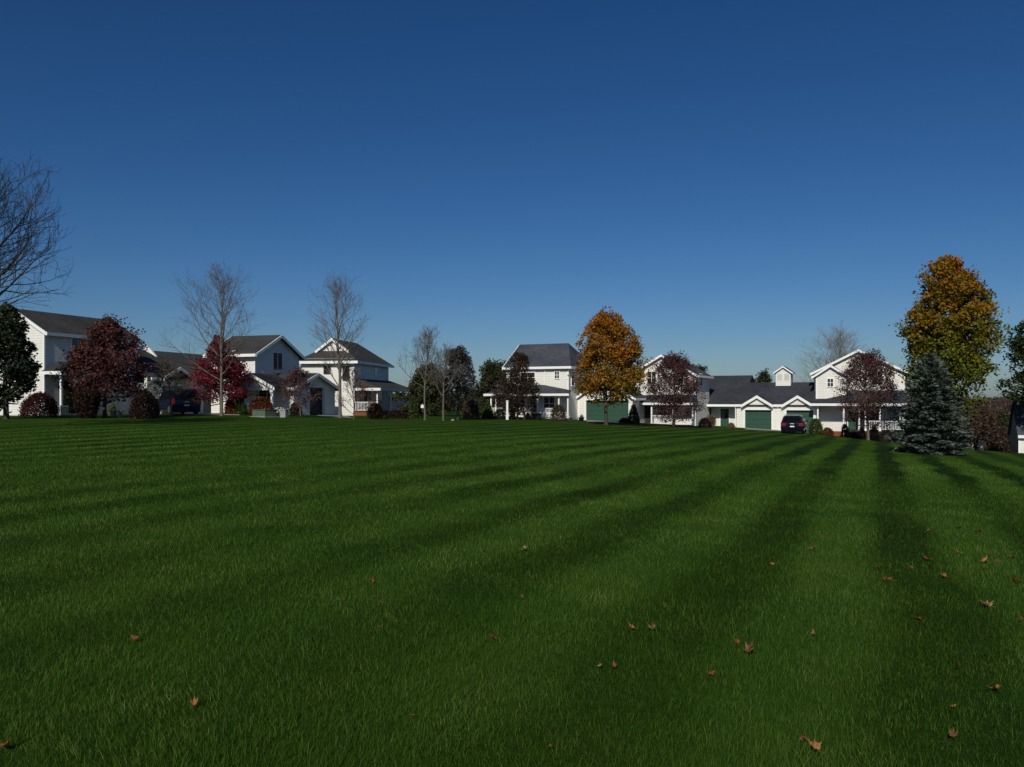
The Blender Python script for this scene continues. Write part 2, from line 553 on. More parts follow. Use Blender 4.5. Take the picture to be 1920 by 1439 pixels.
def grass_blades(seed=5):
    rng = np.random.default_rng(seed)
    px, py, dd = [], [], []
    edges = np.concatenate([np.arange(1.8, 12, 0.4), np.arange(12, 46, 1.5)])
    half = math.radians(42)
    for d0, d1 in zip(edges[:-1], edges[1:]):
        dm = 0.5 * (d0 + d1)
        dens = 5600 * (4.0 / max(dm, 4.0)) ** 1.45
        if dm > 34:
            dens *= (46 - dm) / 12
        half = math.radians(62 if dm < 10 else 50 if dm < 20 else 43)
        area = half * (d1 * d1 - d0 * d0)
        n = int(dens * area)
        r = np.sqrt(rng.uniform(d0 * d0, d1 * d1, n))
        th = rng.uniform(-half, half, n)
        px.append(r * np.sin(th)); py.append(r * np.cos(th)); dd.append(r)
    x, y, d = np.concatenate(px), np.concatenate(py), np.concatenate(dd)
    n = len(x)
    # clumpiness
    lum = np.sin(x * 2.1 + 1.7 * np.sin(y * 1.3)) * np.sin(y * 1.9 + 1.1 * np.sin(x * 2.7))
    q = x * SC - y * SA + 0.26 * np.sin(0.42 * (x * SA + y * SC) + 0.5 * x) + 0.12 * np.sin(1.3 * (x * SA + y * SC) + x)
    s = np.clip(-np.cos((q - PHASE) * 2 * math.pi / PERIOD) * 1.5, -1, 1)
    s = s * np.clip(0.62 + 0.5 * np.sin(x * 0.33 + 1.1 * np.sin(y * 0.21)) * np.sin(y * 0.27 + 0.8 * np.sin(x * 0.4) + 1) + 0.25 * np.clip(x / 6, -1, 1), 0.2, 1.25)
    h = rng.gamma(9, 0.0058, n) * (1 + 0.18 * lum) * np.clip(1.05 - d / 90, 0.6, 1)
    w = rng.uniform(0.0016, 0.0033, n) * np.clip(d / 5.5, 1, 9)
    lean = 0.45 * s * np.clip(rng.normal(1, 0.3, n), 0.2, 2)
    az = rng.uniform(0, 2 * math.pi, n)
    rl = rng.gamma(2.0, 0.30, n)
    lx = lean * SA + rl * np.cos(az)
    ly = lean * SC + rl * np.sin(az)
    ln = np.sqrt(1 + lx * lx + ly * ly)
    face = rng.uniform(0, math.pi, n)
    wx, wy = np.cos(face) * w, np.sin(face) * w
    z0 = ground_z(x, y) - 0.004
    odd = rng.random(n)
    h = np.where(odd > 0.985, h * 1.45, h)
    t = np.stack([lx / ln, ly / ln], 1)
    up = 1 / ln
    P0 = np.stack([x, y, z0], 1)
    W = np.stack([wx, wy, np.zeros(n)], 1)
    m1 = np.stack([t[:, 0] * 0.35, t[:, 1] * 0.35, 0.5 * (0.35 + 0.65 * up)], 1) * h[:, None]
    m2 = np.stack([t[:, 0] * 1.0, t[:, 1] * 1.0, up], 1) * h[:, None]
    V = np.empty((n, 5, 3), np.float32)
    V[:, 0] = P0 - W * 0.5
    V[:, 1] = P0 + W * 0.5
    V[:, 2] = P0 + m1 + W * 0.42
    V[:, 3] = P0 + m1 - W * 0.42
    V[:, 4] = P0 + m2
    b = np.arange(n, dtype=np.int32) * 5
    quads = np.stack([b, b + 1, b + 2, b + 3], 1)
    tris = np.stack([b + 3, b + 2, b + 4], 1)
    o = np_mesh('grass', V.reshape(-1, 3), quads, M['blade'], tri=tris)
    tag(o, 'dense dark green mown grass blades over the near lawn', 'grass', kind='stuff')

grass_blades()

# ---- paved sheets that follow the ground
def sheet(name, corners, mat, lift, n=14):
    """quad (a,b,c,d) of ground points laid just above the ground"""
    a, b, c, d = [np.array(p, float) for p in corners]
    V, Fq = [], []
    for j in range(n + 1):
        for i in range(n + 1):
            u, v = i / n, j / n
            p = (a * (1 - u) + b * u) * (1 - v) + (d * (1 - u) + c * u) * v
            V.append((p[0], p[1], gz(p[0], p[1]) + lift))
    for j in range(n):
        for i in range(n):
            k = j * (n + 1) + i
            Fq.append((k, k + 1, k + n + 2, k + n + 1))
    o = np_mesh(name, V, Fq, mat)
    o['kind'] = 'structure'
    return o
# ------------------------------------------------------------------ trees
GOLD = 2.399963

def norm3(a):
    l = math.sqrt(a[0] ** 2 + a[1] ** 2 + a[2] ** 2) or 1
    return (a[0] / l, a[1] / l, a[2] / l)

def cross3(a, b):
    return (a[1] * b[2] - a[2] * b[1], a[2] * b[0] - a[0] * b[2], a[0] * b[1] - a[1] * b[0])

def walk(R, p, d, L, r0, r1, n, wob, up):
    P, Rr = [p], [r0]
    for i in range(n):
        d = norm3((d[0] + R.gauss(0, wob), d[1] + R.gauss(0, wob), d[2] + R.gauss(0, wob) + up))
        p = (p[0] + d[0] * L / n, p[1] + d[1] * L / n, p[2] + d[2] * L / n)
        P.append(p)
        Rr.append(r0 + (r1 - r0) * (i + 1) / n)
    return P, Rr, d

def along(P, s):
    k = s * (len(P) - 1)
    i = min(int(k), len(P) - 2)
    f = k - i
    a, b = P[i], P[i + 1]
    return tuple(a[j] + (b[j] - a[j]) * f for j in range(3)), norm3(tuple(b[j] - a[j] for j in range(3))), i

def side_dir(R, d, ang):
    q = norm3(cross3(d, norm3((R.gauss(0, 1), R.gauss(0, 1), R.gauss(0, 1)))))
    c, s = math.cos(ang), math.sin(ang)
    return norm3((d[0] * c + q[0] * s, d[1] * c + q[1] * s, d[2] * c + q[2] * s))

def tree_lines(seed, h, r0, n1, lo, prof, ang=(70, 30), n2=7, n3=4, n4=0, up=0.06, wob=0.07, rmin=0.008, trunk_wob=0.03, forks=0, trunk_top=1.0):
    """trunk, limbs, branches and twigs as polylines (points, radii, level)"""
    R = random.Random(seed)
    out = []
    P, Rr, _ = walk(R, (0, 0, -0.25), (0, 0, 1), (h * trunk_top + 0.25), r0, 0.02, 14, trunk_wob, 0.06)
    Rr[0] = r0 * 1.5
    out.append((P, Rr, 0))
    az = R.uniform(0, 6.28)
    for i in range(n1):
        f = (i + 0.5) / n1
        t = lo + (0.97 - lo) * f ** 0.85
        p, d, k = along(P, t)
        az += GOLD + R.gauss(0, 0.25)
        a = math.radians(ang[0] + (ang[1] - ang[0]) * f + R.gauss(0, 6))
        dd = norm3((math.cos(az) * math.sin(a), math.sin(az) * math.sin(a), math.cos(a)))
        L = h * prof(f) * R.uniform(0.8, 1.15)
        rb = min(Rr[k] * 0.55, 0.010 + L * 0.013)
        Q, Qr, _ = walk(R, p, dd, L, rb, rmin, 7, wob, up)
        out.append((Q, Qr, 1))
        m2 = max(2, int(n2 * (0.5 + L / h * 1.6)))
        for j in range(m2):
            s = 0.18 + 0.8 * (j + R.random()) / m2
            p2, d2, k2 = along(Q, s)
            L2 = L * (0.62 - 0.35 * s) * R.uniform(0.7, 1.25)
            Q2, Qr2, _ = walk(R, p2, side_dir(R, d2, math.radians(R.uniform(30, 58))), L2, max(rmin, Qr[k2] * 0.6), rmin * 0.8, 4, wob * 1.2, up * 1.2)
            out.append((Q2, Qr2, 2))
            for q in range(n3):
                s3 = 0.2 + 0.8 * (q + R.random()) / n3
                p3, d3, k3 = along(Q2, s3)
                L3 = L2 * (0.6 - 0.25 * s3) * R.uniform(0.7, 1.3)
                Q3, Qr3, _ = walk(R, p3, side_dir(R, d3, math.radians(R.uniform(28, 55))), L3, rmin * 0.85, rmin * 0.6, 3, wob * 1.3, up * 1.2)
                out.append((Q3, Qr3, 3))
                for e in range(n4):
                    p4, d4, _ = along(Q3, 0.25 + 0.75 * (e + R.random()) / n4)
                    Q4, Qr4, _ = walk(R, p4, side_dir(R, d4, math.radians(R.uniform(28, 50))), L3 * R.uniform(0.4, 0.75), rmin * 0.65, rmin * 0.5, 2, wob, up)
                    out.append((Q4, Qr4, 4))
    return out

def fit(lines, h, wl, wr):
    """stretch the limbs so that the tree is h high and reaches wl to the left and wr to the right of its foot"""
    allp = np.array([p for L in lines if L[2] > 0 for p in L[0]])
    zt = np.percentile(allp[:, 2], 99.7)
    xl, xr = -np.percentile(allp[:, 0], 0.6), np.percentile(allp[:, 0], 99.4)
    yw = max(np.percentile(np.abs(allp[:, 1]), 99), 0.1)
    sl, sr, sy, sz = wl / max(xl, .1), wr / max(xr, .1), 0.5 * (wl + wr) / yw, h / zt
    out = []
    for P, Rr, lv in lines:
        Q = [(x * (sl if x < 0 else sr), y * sy, z * sz if z > 0 else z) for x, y, z in P]
        out.append((Q, Rr, lv))
    return out

def tubes(lines, sides=(9, 6, 4, 3, 3)):
    V, Fq, o = [], [], 0
    for P, Rr, lv in lines:
        n = sides[lv]
        P = np.array(P); Rr = np.array(Rr)
        d = np.gradient(P, axis=0)
        d /= np.linalg.norm(d, axis=1)[:, None] + 1e-9
        ref = np.array([0.31, 0.95, 0.05]) if abs(d[0, 2]) > 0.6 else np.array([0, 0, 1.0])
        a = np.cross(d, ref); a /= np.linalg.norm(a, axis=1)[:, None] + 1e-9
        b = np.cross(d, a)
        th = np.arange(n) * 2 * math.pi / n
        ring = P[:, None, :] + Rr[:, None, None] * (np.cos(th)[None, :, None] * a[:, None, :] + np.sin(th)[None, :, None] * b[:, None, :])
        V.append(ring.reshape(-1, 3))
        m = len(P)
        i, j = np.meshgrid(np.arange(m - 1), np.arange(n), indexing='ij')
        i, j = i.ravel(), j.ravel()
        j2 = (j + 1) % n
        Fq.append(np.stack([i * n + j, i * n + j2, (i + 1) * n + j2, (i + 1) * n + j], 1) + o)
        o += m * n
    return np.concatenate(V), np.concatenate(Fq)

def leaf_arrays(P, size, rng, aspect=0.65, flat=0.4):
    n = len(P)
    nr = rng.normal(0, 1, (n, 3)); nr[:, 2] = np.abs(nr[:, 2]) * 0.7 + flat
    nr /= np.linalg.norm(nr, axis=1)[:, None]
    a = np.cross(nr, rng.normal(0, 1, (n, 3))); a /= np.linalg.norm(a, axis=1)[:, None]
    b = np.cross(nr, a)
    s = size * rng.uniform(0.6, 1.3, n)[:, None]
    V = np.empty((n, 4, 3))
    V[:, 0] = P - a * s * 0.5
    V[:, 1] = P + b * s * aspect * 0.5 + a * s * 0.08 - nr * s * 0.06
    V[:, 2] = P + a * s * 0.5 - nr * s * 0.12
    V[:, 3] = P - b * s * aspect * 0.5 + a * s * 0.08 - nr * s * 0.06
    k = np.arange(n, dtype=np.int32) * 4
    return V.reshape(-1, 3), np.stack([k, k + 1, k + 2, k + 3], 1)

def leaf_points(lines, rng, per, sig, levels=(2, 3), tip=0.25, keep=None):
    out = []
    for P, Rr, lv in lines:
        if lv not in levels:
            continue
        P = np.array(P)
        t = rng.uniform(tip, 1.02, per) * (len(P) - 1)
        i = np.clip(t.astype(int), 0, len(P) - 2)
        f = (t - i)[:, None]
        out.append(P[i] * (1 - f) + P[i + 1] * f + rng.normal(0, sig, (per, 3)))
    Q = np.concatenate(out)
    if keep is not None:
        Q = Q[keep(Q)]
    return Q

def dims(xb, D, ytop, xl, xr):
    x, y, z = at(xb, D)
    h = CZ + (HY - ytop) / F * D - z
    return (x, y, z), h, (xb - xl) / F * D, (xr - xb) / F * D

def bare_tree(name, label, xb, D, ytop, xl, xr, seed, bark='bark', r0=0.13, n1=26, lo=0.25, prof=None, ang=(58, 22), n2=8, n3=4, n4=2,
              up=0.07, group=None, leaves=None, rmin=0.010, cat='tree', trunk_top=1.0, wob=0.07, twig='bark'):
    loc, h, wl, wr = dims(xb, D, ytop, xl, xr)
    prof = prof or (lambda f: 0.46 * (1 - f) ** 0.6 + 0.06)
    L = fit(tree_lines(seed, h, r0, n1, lo, prof, ang, n2, n3, n4, up, wob, rmin, trunk_top=trunk_top), h, wl, wr)
    L2 = []
    for l in L:                                    # no stray limb beyond the crown
        ok = [-wl * 1.04 <= p[0] <= wr * min(1.04, 1 - 0.35 * max(0, -p[1]) / wl) for p in l[0]] if D < 40 else [-wl * 1.04 <= p[0] <= wr * 1.04 for p in l[0]]
        n_ = ok.index(False) if False in ok else len(ok)
        if n_ > 1:
            L2.append((l[0][:n_], l[1][:n_], l[2]))
    L = L2
    t = thing(name, label, cat, loc, 0, group)
    V, Q = tubes([l for l in L if l[2] < 2])
    np_mesh('trunk', V, Q, M[bark], t, smooth=True)
    V, Q = tubes([l for l in L if l[2] >= 2])
    np_mesh('twigs', V, Q, M[twig], t)
    if leaves:
        mat, per, size, sig, frac = leaves
        rng = np.random.default_rng(seed)
        P = leaf_points(L, rng, per, sig, (2, 3))
        P = P[rng.random(len(P)) < frac(P / h)] if callable(frac) else P[rng.random(len(P)) < frac]
        V, Q = leaf_arrays(P, size, rng)
        np_mesh('crown', V, Q, M[mat], t)
    return t

def envelope(env, xb, D, zg):
    """crown outline read off the photo (row, left, right) turned into a round crown of that width at the tree's own depth"""
    e = np.array(env, float)
    zz = CZ + (HY - e[:, 0]) / F * D - zg
    xl, xr = (e[:, 1] - xb) / F * D, (e[:, 2] - xb) / F * D
    o = np.argsort(zz)
    zz, xl, xr = zz[o], xl[o], xr[o]
    def inside(P, rng, chunk=1):
        a, b = np.interp(P[:, 2], zz, xl), np.interp(P[:, 2], zz, xr)
        c, w_ = 0.5 * (a + b), np.maximum(0.5 * (b - a), .01)
        ph = np.arctan2(P[:, 1], P[:, 0] - c)
        lump = 1 + .08 * np.sin(ph * 3 + P[:, 2] * 1.3) + .08 * np.sin(ph * 5 - P[:, 2] * 2.1) + .05 * np.sin(P[:, 2] * 5 + ph * 2)
        r = np.hypot(P[:, 0] - c, P[:, 1]) / (w_ * lump)
        return (r < 1 + np.repeat(rng.normal(-.10, .05 if chunk == 1 else .13, -(-len(P) // chunk)), chunk)[:len(P)] + rng.normal(0, .03, len(P))) & (P[:, 2] > zz[0] - .25 * rng.random(len(P))) & (P[:, 2] < zz[-1] + .3)
    inside.z = (zz[0], zz[-1])
    inside.w = (xl.min(), xr.max())
    return inside

def leafy_tree(name, label, xb, D, ytop, xl, xr, seed, mat, bark='bark_dark', r0=0.14, n1=30, lo=0.2, prof=None, ang=(75, 25), n2=8, n3=4,
               per=5, size=0.2, sig=0.16, up=0.05, group=None, levels=(2, 3), keep=None, rmin=0.010, cat='tree', trunk_top=1.0, tip=0.2, wob=0.08, env=None, fill=0):
    loc, h, wl, wr = dims(xb, D, ytop, xl, xr)
    prof = prof or (lambda f: 0.40 * math.sin(math.pi * min(1, 0.28 + 0.72 * f)) ** 0.8 + 0.05)
    gain = 1.12 if env else 1.0
    L = fit(tree_lines(seed, h, r0, n1, lo, prof, ang, n2, n3, 0, up, wob, rmin, trunk_top=trunk_top), h, wl * gain, wr * gain)
    if env:
        keep = envelope(env, xb, D, loc[2])
        r_ = np.random.default_rng(seed + 500)
        def cut(l):
            ok = keep(np.array(l[0]), r_)
            n_ = len(ok) if ok.all() else int(np.argmin(ok))
            return (l[0][:n_], l[1][:n_], l[2])
        def limb(l):
            ok = keep(np.array(l[0]), r_) | (np.arange(len(l[0])) < 3)
            n_ = len(ok) if ok.all() else int(np.argmin(ok))
            return (l[0][:n_], l[1][:n_], l[2])
        L2 = []
        for l in L:
            q = l if l[2] == 0 else limb(l) if l[2] == 1 else cut(l)
            if len(q[0]) > 1:
                L2.append(q)
        L = L2
    t = thing(name, label, cat, loc, 0, group)
    V, Q = tubes([l for l in L if l[2] < 3])
    np_mesh('trunk', V, Q, M[bark], t, smooth=True)
    rng = np.random.default_rng(seed)
    P = leaf_points(L, rng, per, sig, levels, tip)
    if keep is not None:
        tuft = np.repeat(rng.random(-(-len(P) // per)) > .10, per)[:len(P)]
        P = P[keep(P, rng, per) & tuft]
        if fill:                                   # leaf clumps between the limbs, thinner towards the middle
            z_, w_ = keep.z, keep.w
            Cc = np.stack([rng.uniform(w_[0], w_[1], fill * 3), rng.uniform(-1, 1, fill * 3) * 0.5 * (w_[1] - w_[0]), rng.uniform(z_[0], z_[1], fill * 3)], 1)
            Cc = Cc[keep(Cc, rng)][:fill]
            G = (Cc[:, None, :] + rng.normal(0, 1, (len(Cc), 34, 3)) * np.array([.30, .30, .17])).reshape(-1, 3)
            P = np.concatenate([P, G[keep(G, rng, 34)]])
        a_, b_, c_ = P[:, 0], P[:, 1], P[:, 2]        # hollows between the boughs
        hol = np.sin(2.3 * a_ + 1.4 * np.sin(1.6 * c_) + seed) * np.sin(2.1 * b_ + seed * 1.7) + np.sin(2.5 * c_ + 1.3 * np.sin(1.9 * a_ + seed) + 0.8 * b_)
        P = P[hol > -0.80 + rng.normal(0, .12, len(P))]
    V, Q = leaf_arrays(P, size, rng)
    crown = np_mesh('crown', V, Q, M[mat], t)
    return t

def spruce(name, label, xb, D, ytop, xl, xr, seed, mat, whorls=30, lo=0.03, group=None, size=0.30, r0=0.12, droop=0.18, arms=13, shape=0.85, cat='tree'):
    loc, h, wl, wr = dims(xb, D, ytop, xl, xr)
    rng = np.random.default_rng(seed); R = random.Random(seed)
    rad = 0.5 * (wl + wr)
    t = thing(name, label, cat, loc, 0, group)
    lines = [([(0, 0, -0.2), (0.02, 0, h * 0.5), (0, 0.01, h)], [r0, r0 * 0.6, 0.012], 0)]
    pts, dirs = [], []
    for w_ in range(whorls):
        f = lo + (0.985 - lo) * ((w_ + R.uniform(-0.3, 0.3) + 0.5) / whorls)
        z = h * f
        Rw = rad * min(1.0, (1 - f) ** shape * 1.08) * (0.55 + 0.45 * min(1, f / 0.12)) + 0.10
        m = max(4, int(arms * (0.45 + 0.55 * (1 - f))))
        a0 = R.uniform(0, 6.28)
        for k in range(m):
            a = a0 + 2 * math.pi * k / m + R.gauss(0, 0.12)
            L = Rw * R.uniform(0.74, 1.10)
            rise = 0.55 * f ** 2 + R.gauss(0, 0.06)
            P = []
            for s in np.linspace(0, 1, 6):
                P.append((math.cos(a) * L * s, math.sin(a) * L * s, z + L * (rise * s - droop * (s - 0.35 * s * s * s)) + 0.05 * L * s ** 3))
            lines.append((P, [0.02 * (1 - s * 0.7) for s in np.linspace(0, 1, 6)], 3))
            P = np.array(P)
            d = np.array([math.cos(a), math.sin(a), rise - droop * 0.5]); sd = np.array([-math.sin(a), math.cos(a), 0])
            nn = max(14, int(L * 84))
            s = rng.uniform(0.12, 1.0, nn) ** 0.75
            i = np.clip((s * 5).astype(int), 0, 4); fr = (s * 5 - i)[:, None]
            base = P[i] * (1 - fr) + P[i + 1] * fr
            lat = rng.uniform(-1, 1, nn)
            wid = 0.30 * L * (1.05 - s) + 0.08
            q = base + sd * (lat * wid)[:, None] + d * (np.abs(lat) * wid * 0.7)[:, None] * 0.6
            q[:, 2] += rng.normal(0, 0.035, nn) - np.abs(lat) * 0.05
            pts.append(q)
            dirs.append(d * 0.75 + sd * (np.sign(lat) * np.minimum(1, np.abs(lat) * 2) * 0.75)[:, None] + rng.normal(0, 0.22, (nn, 3)) + np.array([0, 0, 0.15]))
    P = np.concatenate(pts); Dv = np.concatenate(dirs)
    Dv /= np.linalg.norm(Dv, axis=1)[:, None]
    n = len(P)
    b = np.cross(Dv, rng.normal(0, 1, (n, 3)) + np.array([0, 0, 1.2])); b /= np.linalg.norm(b, axis=1)[:, None]
    s = (size * rng.uniform(0.6, 1.25, n))[:, None]
    V = np.empty((n, 4, 3))
    V[:, 0] = P - Dv * s * 0.5
    V[:, 1] = P + b * s * 0.13
    V[:, 2] = P + Dv * s * 0.5
    V[:, 3] = P - b * s * 0.13
    k = np.arange(n, dtype=np.int32) * 4
    V2, Q2 = tubes(lines)
    np_mesh('trunk', V2, Q2, M['bark_dark'], t, smooth=True)
    np_mesh('crown', V.reshape(-1, 3), np.stack([k, k + 1, k + 2, k + 3], 1), M[mat], t)
    return t

def shrub(name, label, xl, xr, ytop, D, mat, seed, shape='dome', n=2200, size=0.09, group=None, cat='shrub', depth=1.0, rough=0.10, yb=None, stems=True):
    xb = 0.5 * (xl + xr)
    loc, h, wl, wr = dims(xb, D, ytop, xl, xr)
    if yb is not None:                             # foot given by a photo row
        x, y, z = loc
        z = CZ + (HY - yb) / F * D
        h = (yb - ytop) / F * D
        loc = (x, y, z)
    rng = np.random.default_rng(seed)
    rad = wl
    n = int(n * 2.3); size *= 1.12
    t = thing(name, label, cat, loc, 0, group)
    th = rng.uniform(0, 2 * math.pi, n)
    lum = 1 + rough * (np.sin(th * 3 + seed) + np.sin(th * 5 + seed * 2.1) * 0.6)
    if shape == 'cone':
        f = 1 - np.sqrt(1 - rng.random(n) ** 1.0 * 0.995)
        rr = (1 - f) ** 0.75 * (0.82 + 0.18 * np.minimum(1, f / 0.15))
        sh = rng.uniform(0.6, 1.0, n) ** 0.5
        P = np.stack([np.cos(th) * rr * sh * rad, np.sin(th) * rr * sh * rad * depth, f * h], 1)
    elif shape == 'bullet':
        f = rng.random(n)
        rr = np.sqrt(np.clip(1 - ((f - 0.3) / 0.7) ** 2 * (f > 0.3), 0.02, 1)) * (0.85 + 0.15 * np.minimum(1, f / 0.2))
        sh = rng.uniform(0.5, 1.0, n) ** 0.4
        P = np.stack([np.cos(th) * rr * sh * rad, np.sin(th) * rr * sh * rad * depth, f * h], 1)
    elif shape == 'vase':
        f = rng.random(n)
        rr = 0.35 + 0.65 * f ** 0.7 * np.sqrt(np.clip(1.25 - f ** 2, 0.05, 1))
        sh = rng.uniform(0.1, 1.0, n) ** 0.5
        P = np.stack([np.cos(th) * rr * sh * rad, np.sin(th) * rr * sh * rad * depth, f * h], 1)
    else:
        u = rng.random(n) ** 0.9
        cz = u
        rr = np.sqrt(np.clip(1 - cz ** 2.4, 0, 1))
        sh = rng.uniform(0.4, 1.0, n) ** 0.4
        P = np.stack([np.cos(th) * rr * sh * rad, np.sin(th) * rr * sh * rad * depth, cz * h * (0.9 + 0.1 * sh)], 1)
    P[:, :2] *= lum[:, None]
    P += rng.normal(0, size * 0.5, P.shape)
    P[:, 2] = np.maximum(P[:, 2], 0.01)
    V, Q = leaf_arrays(P, size, rng, 0.7)
    np_mesh('foliage', V, Q, M[mat], t)
    if stems:
        R = random.Random(seed)
        L = []
        for k in range(9):
            a = R.uniform(0, 6.28)
            tilt = R.uniform(0.05, 0.5) if shape != 'cone' else 0.12
            Pq, Rq, _ = walk(R, (0.06 * math.cos(a), 0.06 * math.sin(a), -0.1), norm3((math.cos(a) * tilt, math.sin(a) * tilt, 1)), h * 0.85, 0.02, 0.006, 4, 0.06, 0.05)
            L.append((Pq, Rq, 3))
        V, Q = tubes(L)
        np_mesh('stems', V, Q, M['bark_dark'], t)
    return t

# leaf colours
M['orange'] = foliage('orange maple leaves', [(0.0, (0.050, 0.080, 0.012)), (0.22, (0.14, 0.125, 0.012)), (0.45, (0.27, 0.135, 0.012)), (0.72, (0.36, 0.125, 0.010)), (1.0, (0.36, 0.09, 0.012))],
                      0.25, 1.5, 11.0, 0.55, 0.35)
M['maple_gold'] = foliage('turning maple leaves', [(0.0, (0.040, 0.062, 0.012)), (0.28, (0.085, 0.115, 0.010)), (0.50, (0.145, 0.145, 0.010)), (0.70, (0.27, 0.130, 0.010)), (1.0, (0.38, 0.115, 0.010))],
                          0.52, 1.0, 13.5, 0.7, 0.35)
M['maple_green'] = foliage('green maple leaves', [(0.0, (0.014, 0.030, 0.010)), (0.5, (0.035, 0.058, 0.012)), (1.0, (0.095, 0.090, 0.014))], 0, 0, 1, 0.6, 0.5)
M['crab'] = foliage('maroon crabapple leaves', [(0.0, (0.036, 0.016, 0.016)), (0.45, (0.090, 0.034, 0.032)), (0.75, (0.140, 0.050, 0.044)), (1.0, (0.19, 0.095, 0.055))], 0, 0, 1, 0.7, 0.6)
M['crab_purple'] = foliage('purple crabapple leaves', [(0.0, (0.040, 0.024, 0.025)), (0.45, (0.092, 0.042, 0.044)), (0.75, (0.145, 0.064, 0.062)), (1.0, (0.16, 0.11, 0.065))], 0, 0, 1, 0.7, 0.6)
M['crimson'] = foliage('crimson leaves', [(0.0, (0.055, 0.013, 0.018)), (0.45, (0.145, 0.020, 0.030)), (0.75, (0.24, 0.026, 0.040)), (1.0, (0.29, 0.050, 0.052))], 0, 0, 1, 0.7, 0.6)
M['brownish'] = foliage('brown bronze leaves', [(0.0, (0.020, 0.016, 0.012)), (0.45, (0.045, 0.034, 0.022)), (0.75, (0.080, 0.042, 0.028)), (1.0, (0.06, 0.065, 0.022))], 0, 0, 1, 0.7, 0.6)
M['blue_spruce'] = foliage('blue spruce needles', [(0.0, (0.045, 0.060, 0.048)), (0.5, (0.100, 0.126, 0.104)), (0.8, (0.140, 0.168, 0.140)), (1.0, (0.155, 0.165, 0.095))], 0, 0, 1, 0.5, 0.6, 0.08)
M['pine'] = foliage('dark pine needles', [(0.0, (0.010, 0.018, 0.009)), (0.5, (0.020, 0.032, 0.015)), (1.0, (0.042, 0.048, 0.020))], 0, 0, 1, 0.6, 0.6, 0.08)
M['olive_conifer'] = foliage('olive conifer needles', [(0.0, (0.018, 0.026, 0.010)), (0.5, (0.036, 0.046, 0.016)), (1.0, (0.07, 0.06, 0.028))], 0, 0, 1, 0.6, 0.6, 0.1)
M['slate_conifer'] = foliage('slate purple foliage', [(0.0, (0.022, 0.021, 0.022)), (0.5, (0.044, 0.041, 0.042)), (1.0, (0.085, 0.066, 0.066))], 0, 0, 1, 0.6, 0.6, 0.1)
M['arbor'] = foliage('arborvitae sprays', [(0.0, (0.020, 0.040, 0.008)), (0.5, (0.042, 0.072, 0.012)), (1.0, (0.085, 0.098, 0.018))], 0, 0, 1, 1.5, 0.6, 0.1)
M['yew'] = foliage('dark yew', [(0.0, (0.008, 0.014, 0.007)), (0.5, (0.016, 0.025, 0.010)), (1.0, (0.032, 0.036, 0.015))], 0, 0, 1, 1.5, 0.6, 0.08)
M['barberry'] = foliage('barberry leaves', [(0.0, (0.025, 0.008, 0.009)), (0.5, (0.060, 0.014, 0.016)), (1.0, (0.10, 0.030, 0.026))], 0, 0, 1, 1.5, 0.6)
M['dark_bush'] = foliage('dark maroon bush leaves', [(0.0, (0.013, 0.008, 0.007)), (0.5, (0.028, 0.014, 0.011)), (1.0, (0.058, 0.028, 0.018))], 0, 0, 1, 1.5, 0.6)
M['rust'] = foliage('rust bush leaves', [(0.0, (0.06, 0.022, 0.010)), (0.5, (0.15, 0.048, 0.018)), (1.0, (0.21, 0.08, 0.03))], 0, 0, 1, 1.5, 0.6)
M['straw'] = foliage('straw stems', [(0.0, (0.10, 0.07, 0.045)), (0.5, (0.19, 0.14, 0.09)), (1.0, (0.28, 0.22, 0.13))], 0, 0, 1, 1.5, 0.6)
M['pale_green'] = foliage('pale green plant', [(0.0, (0.06, 0.09, 0.02)), (0.5, (0.13, 0.16, 0.05)), (1.0, (0.24, 0.24, 0.12))], 0, 0, 1, 1.5, 0.6)
M['scrub'] = foliage('brown scrub twigs', [(0.0, (0.040, 0.026, 0.019)), (0.5, (0.080, 0.052, 0.036)), (0.85, (0.115, 0.068, 0.04)), (1.0, (0.10, 0.09, 0.04))], 0, 0, 1, 0.4, 0.5)
M['redtwig'] = foliage('few red leaves', [(0.0, (0.06, 0.014, 0.016)), (0.6, (0.13, 0.024, 0.026)), (1.0, (0.19, 0.05, 0.04))], 0, 0, 1, 0.8, 0.6)
M['wood_far'] = foliage('bare wood on the hill', [(0.0, (0.038, 0.026, 0.024)), (0.5, (0.075, 0.048, 0.036)), (1.0, (0.12, 0.07, 0.045))], 0, 0, 1, 0.03, 0.4)
M['twig_tan'] = plain('tan twigs', (0.14, 0.11, 0.075), 0.9, 0.3, 5.0)
M['dark_olive'] = foliage('olive brown clipped leaves', [(0.0, (0.022, 0.018, 0.010)), (0.5, (0.050, 0.036, 0.016)), (1.0, (0.085, 0.055, 0.022))], 0, 0, 1, 1.5, 0.6)
# ------------------------------------------------------------------ houses
class House:
    """local axes: x along the front, y into the house, z up; photo columns and rows are turned into metres on its own planes"""
    def __init__(self, name, label, px, D, deg, cat='house'):
        self.X, self.Y = (px - CX) / F * D, D
        self.z = gz(self.X, self.Y)
        self.a = math.radians(deg)
        self.s, self.c = math.sin(self.a), math.cos(self.a)
        self.o = thing(name, label, cat, (self.X, self.Y, self.z), -self.a)

    def U(self, px, v=0.0):
        t = (px - CX) / F
        return (t * (self.Y + v * self.c) - self.X - v * self.s) / (self.c + t * self.s)

    def Vd(self, px, u=0.0):
        t = (px - CX) / F
        return (t * (self.Y - u * self.s) - self.X - u * self.c) / (self.s - t * self.c)

    def Z(self, py, u=0.0, v=0.0):
        Y = self.Y - u * self.s + v * self.c
        return CZ + (HY - py) / F * Y - self.z

    def world(self, u, v):
        return self.X + u * self.c + v * self.s, self.Y - u * self.s + v * self.c

    def ground(self, u, v):
        x, y = self.world(u, v)
        return gz(x, y) - self.z

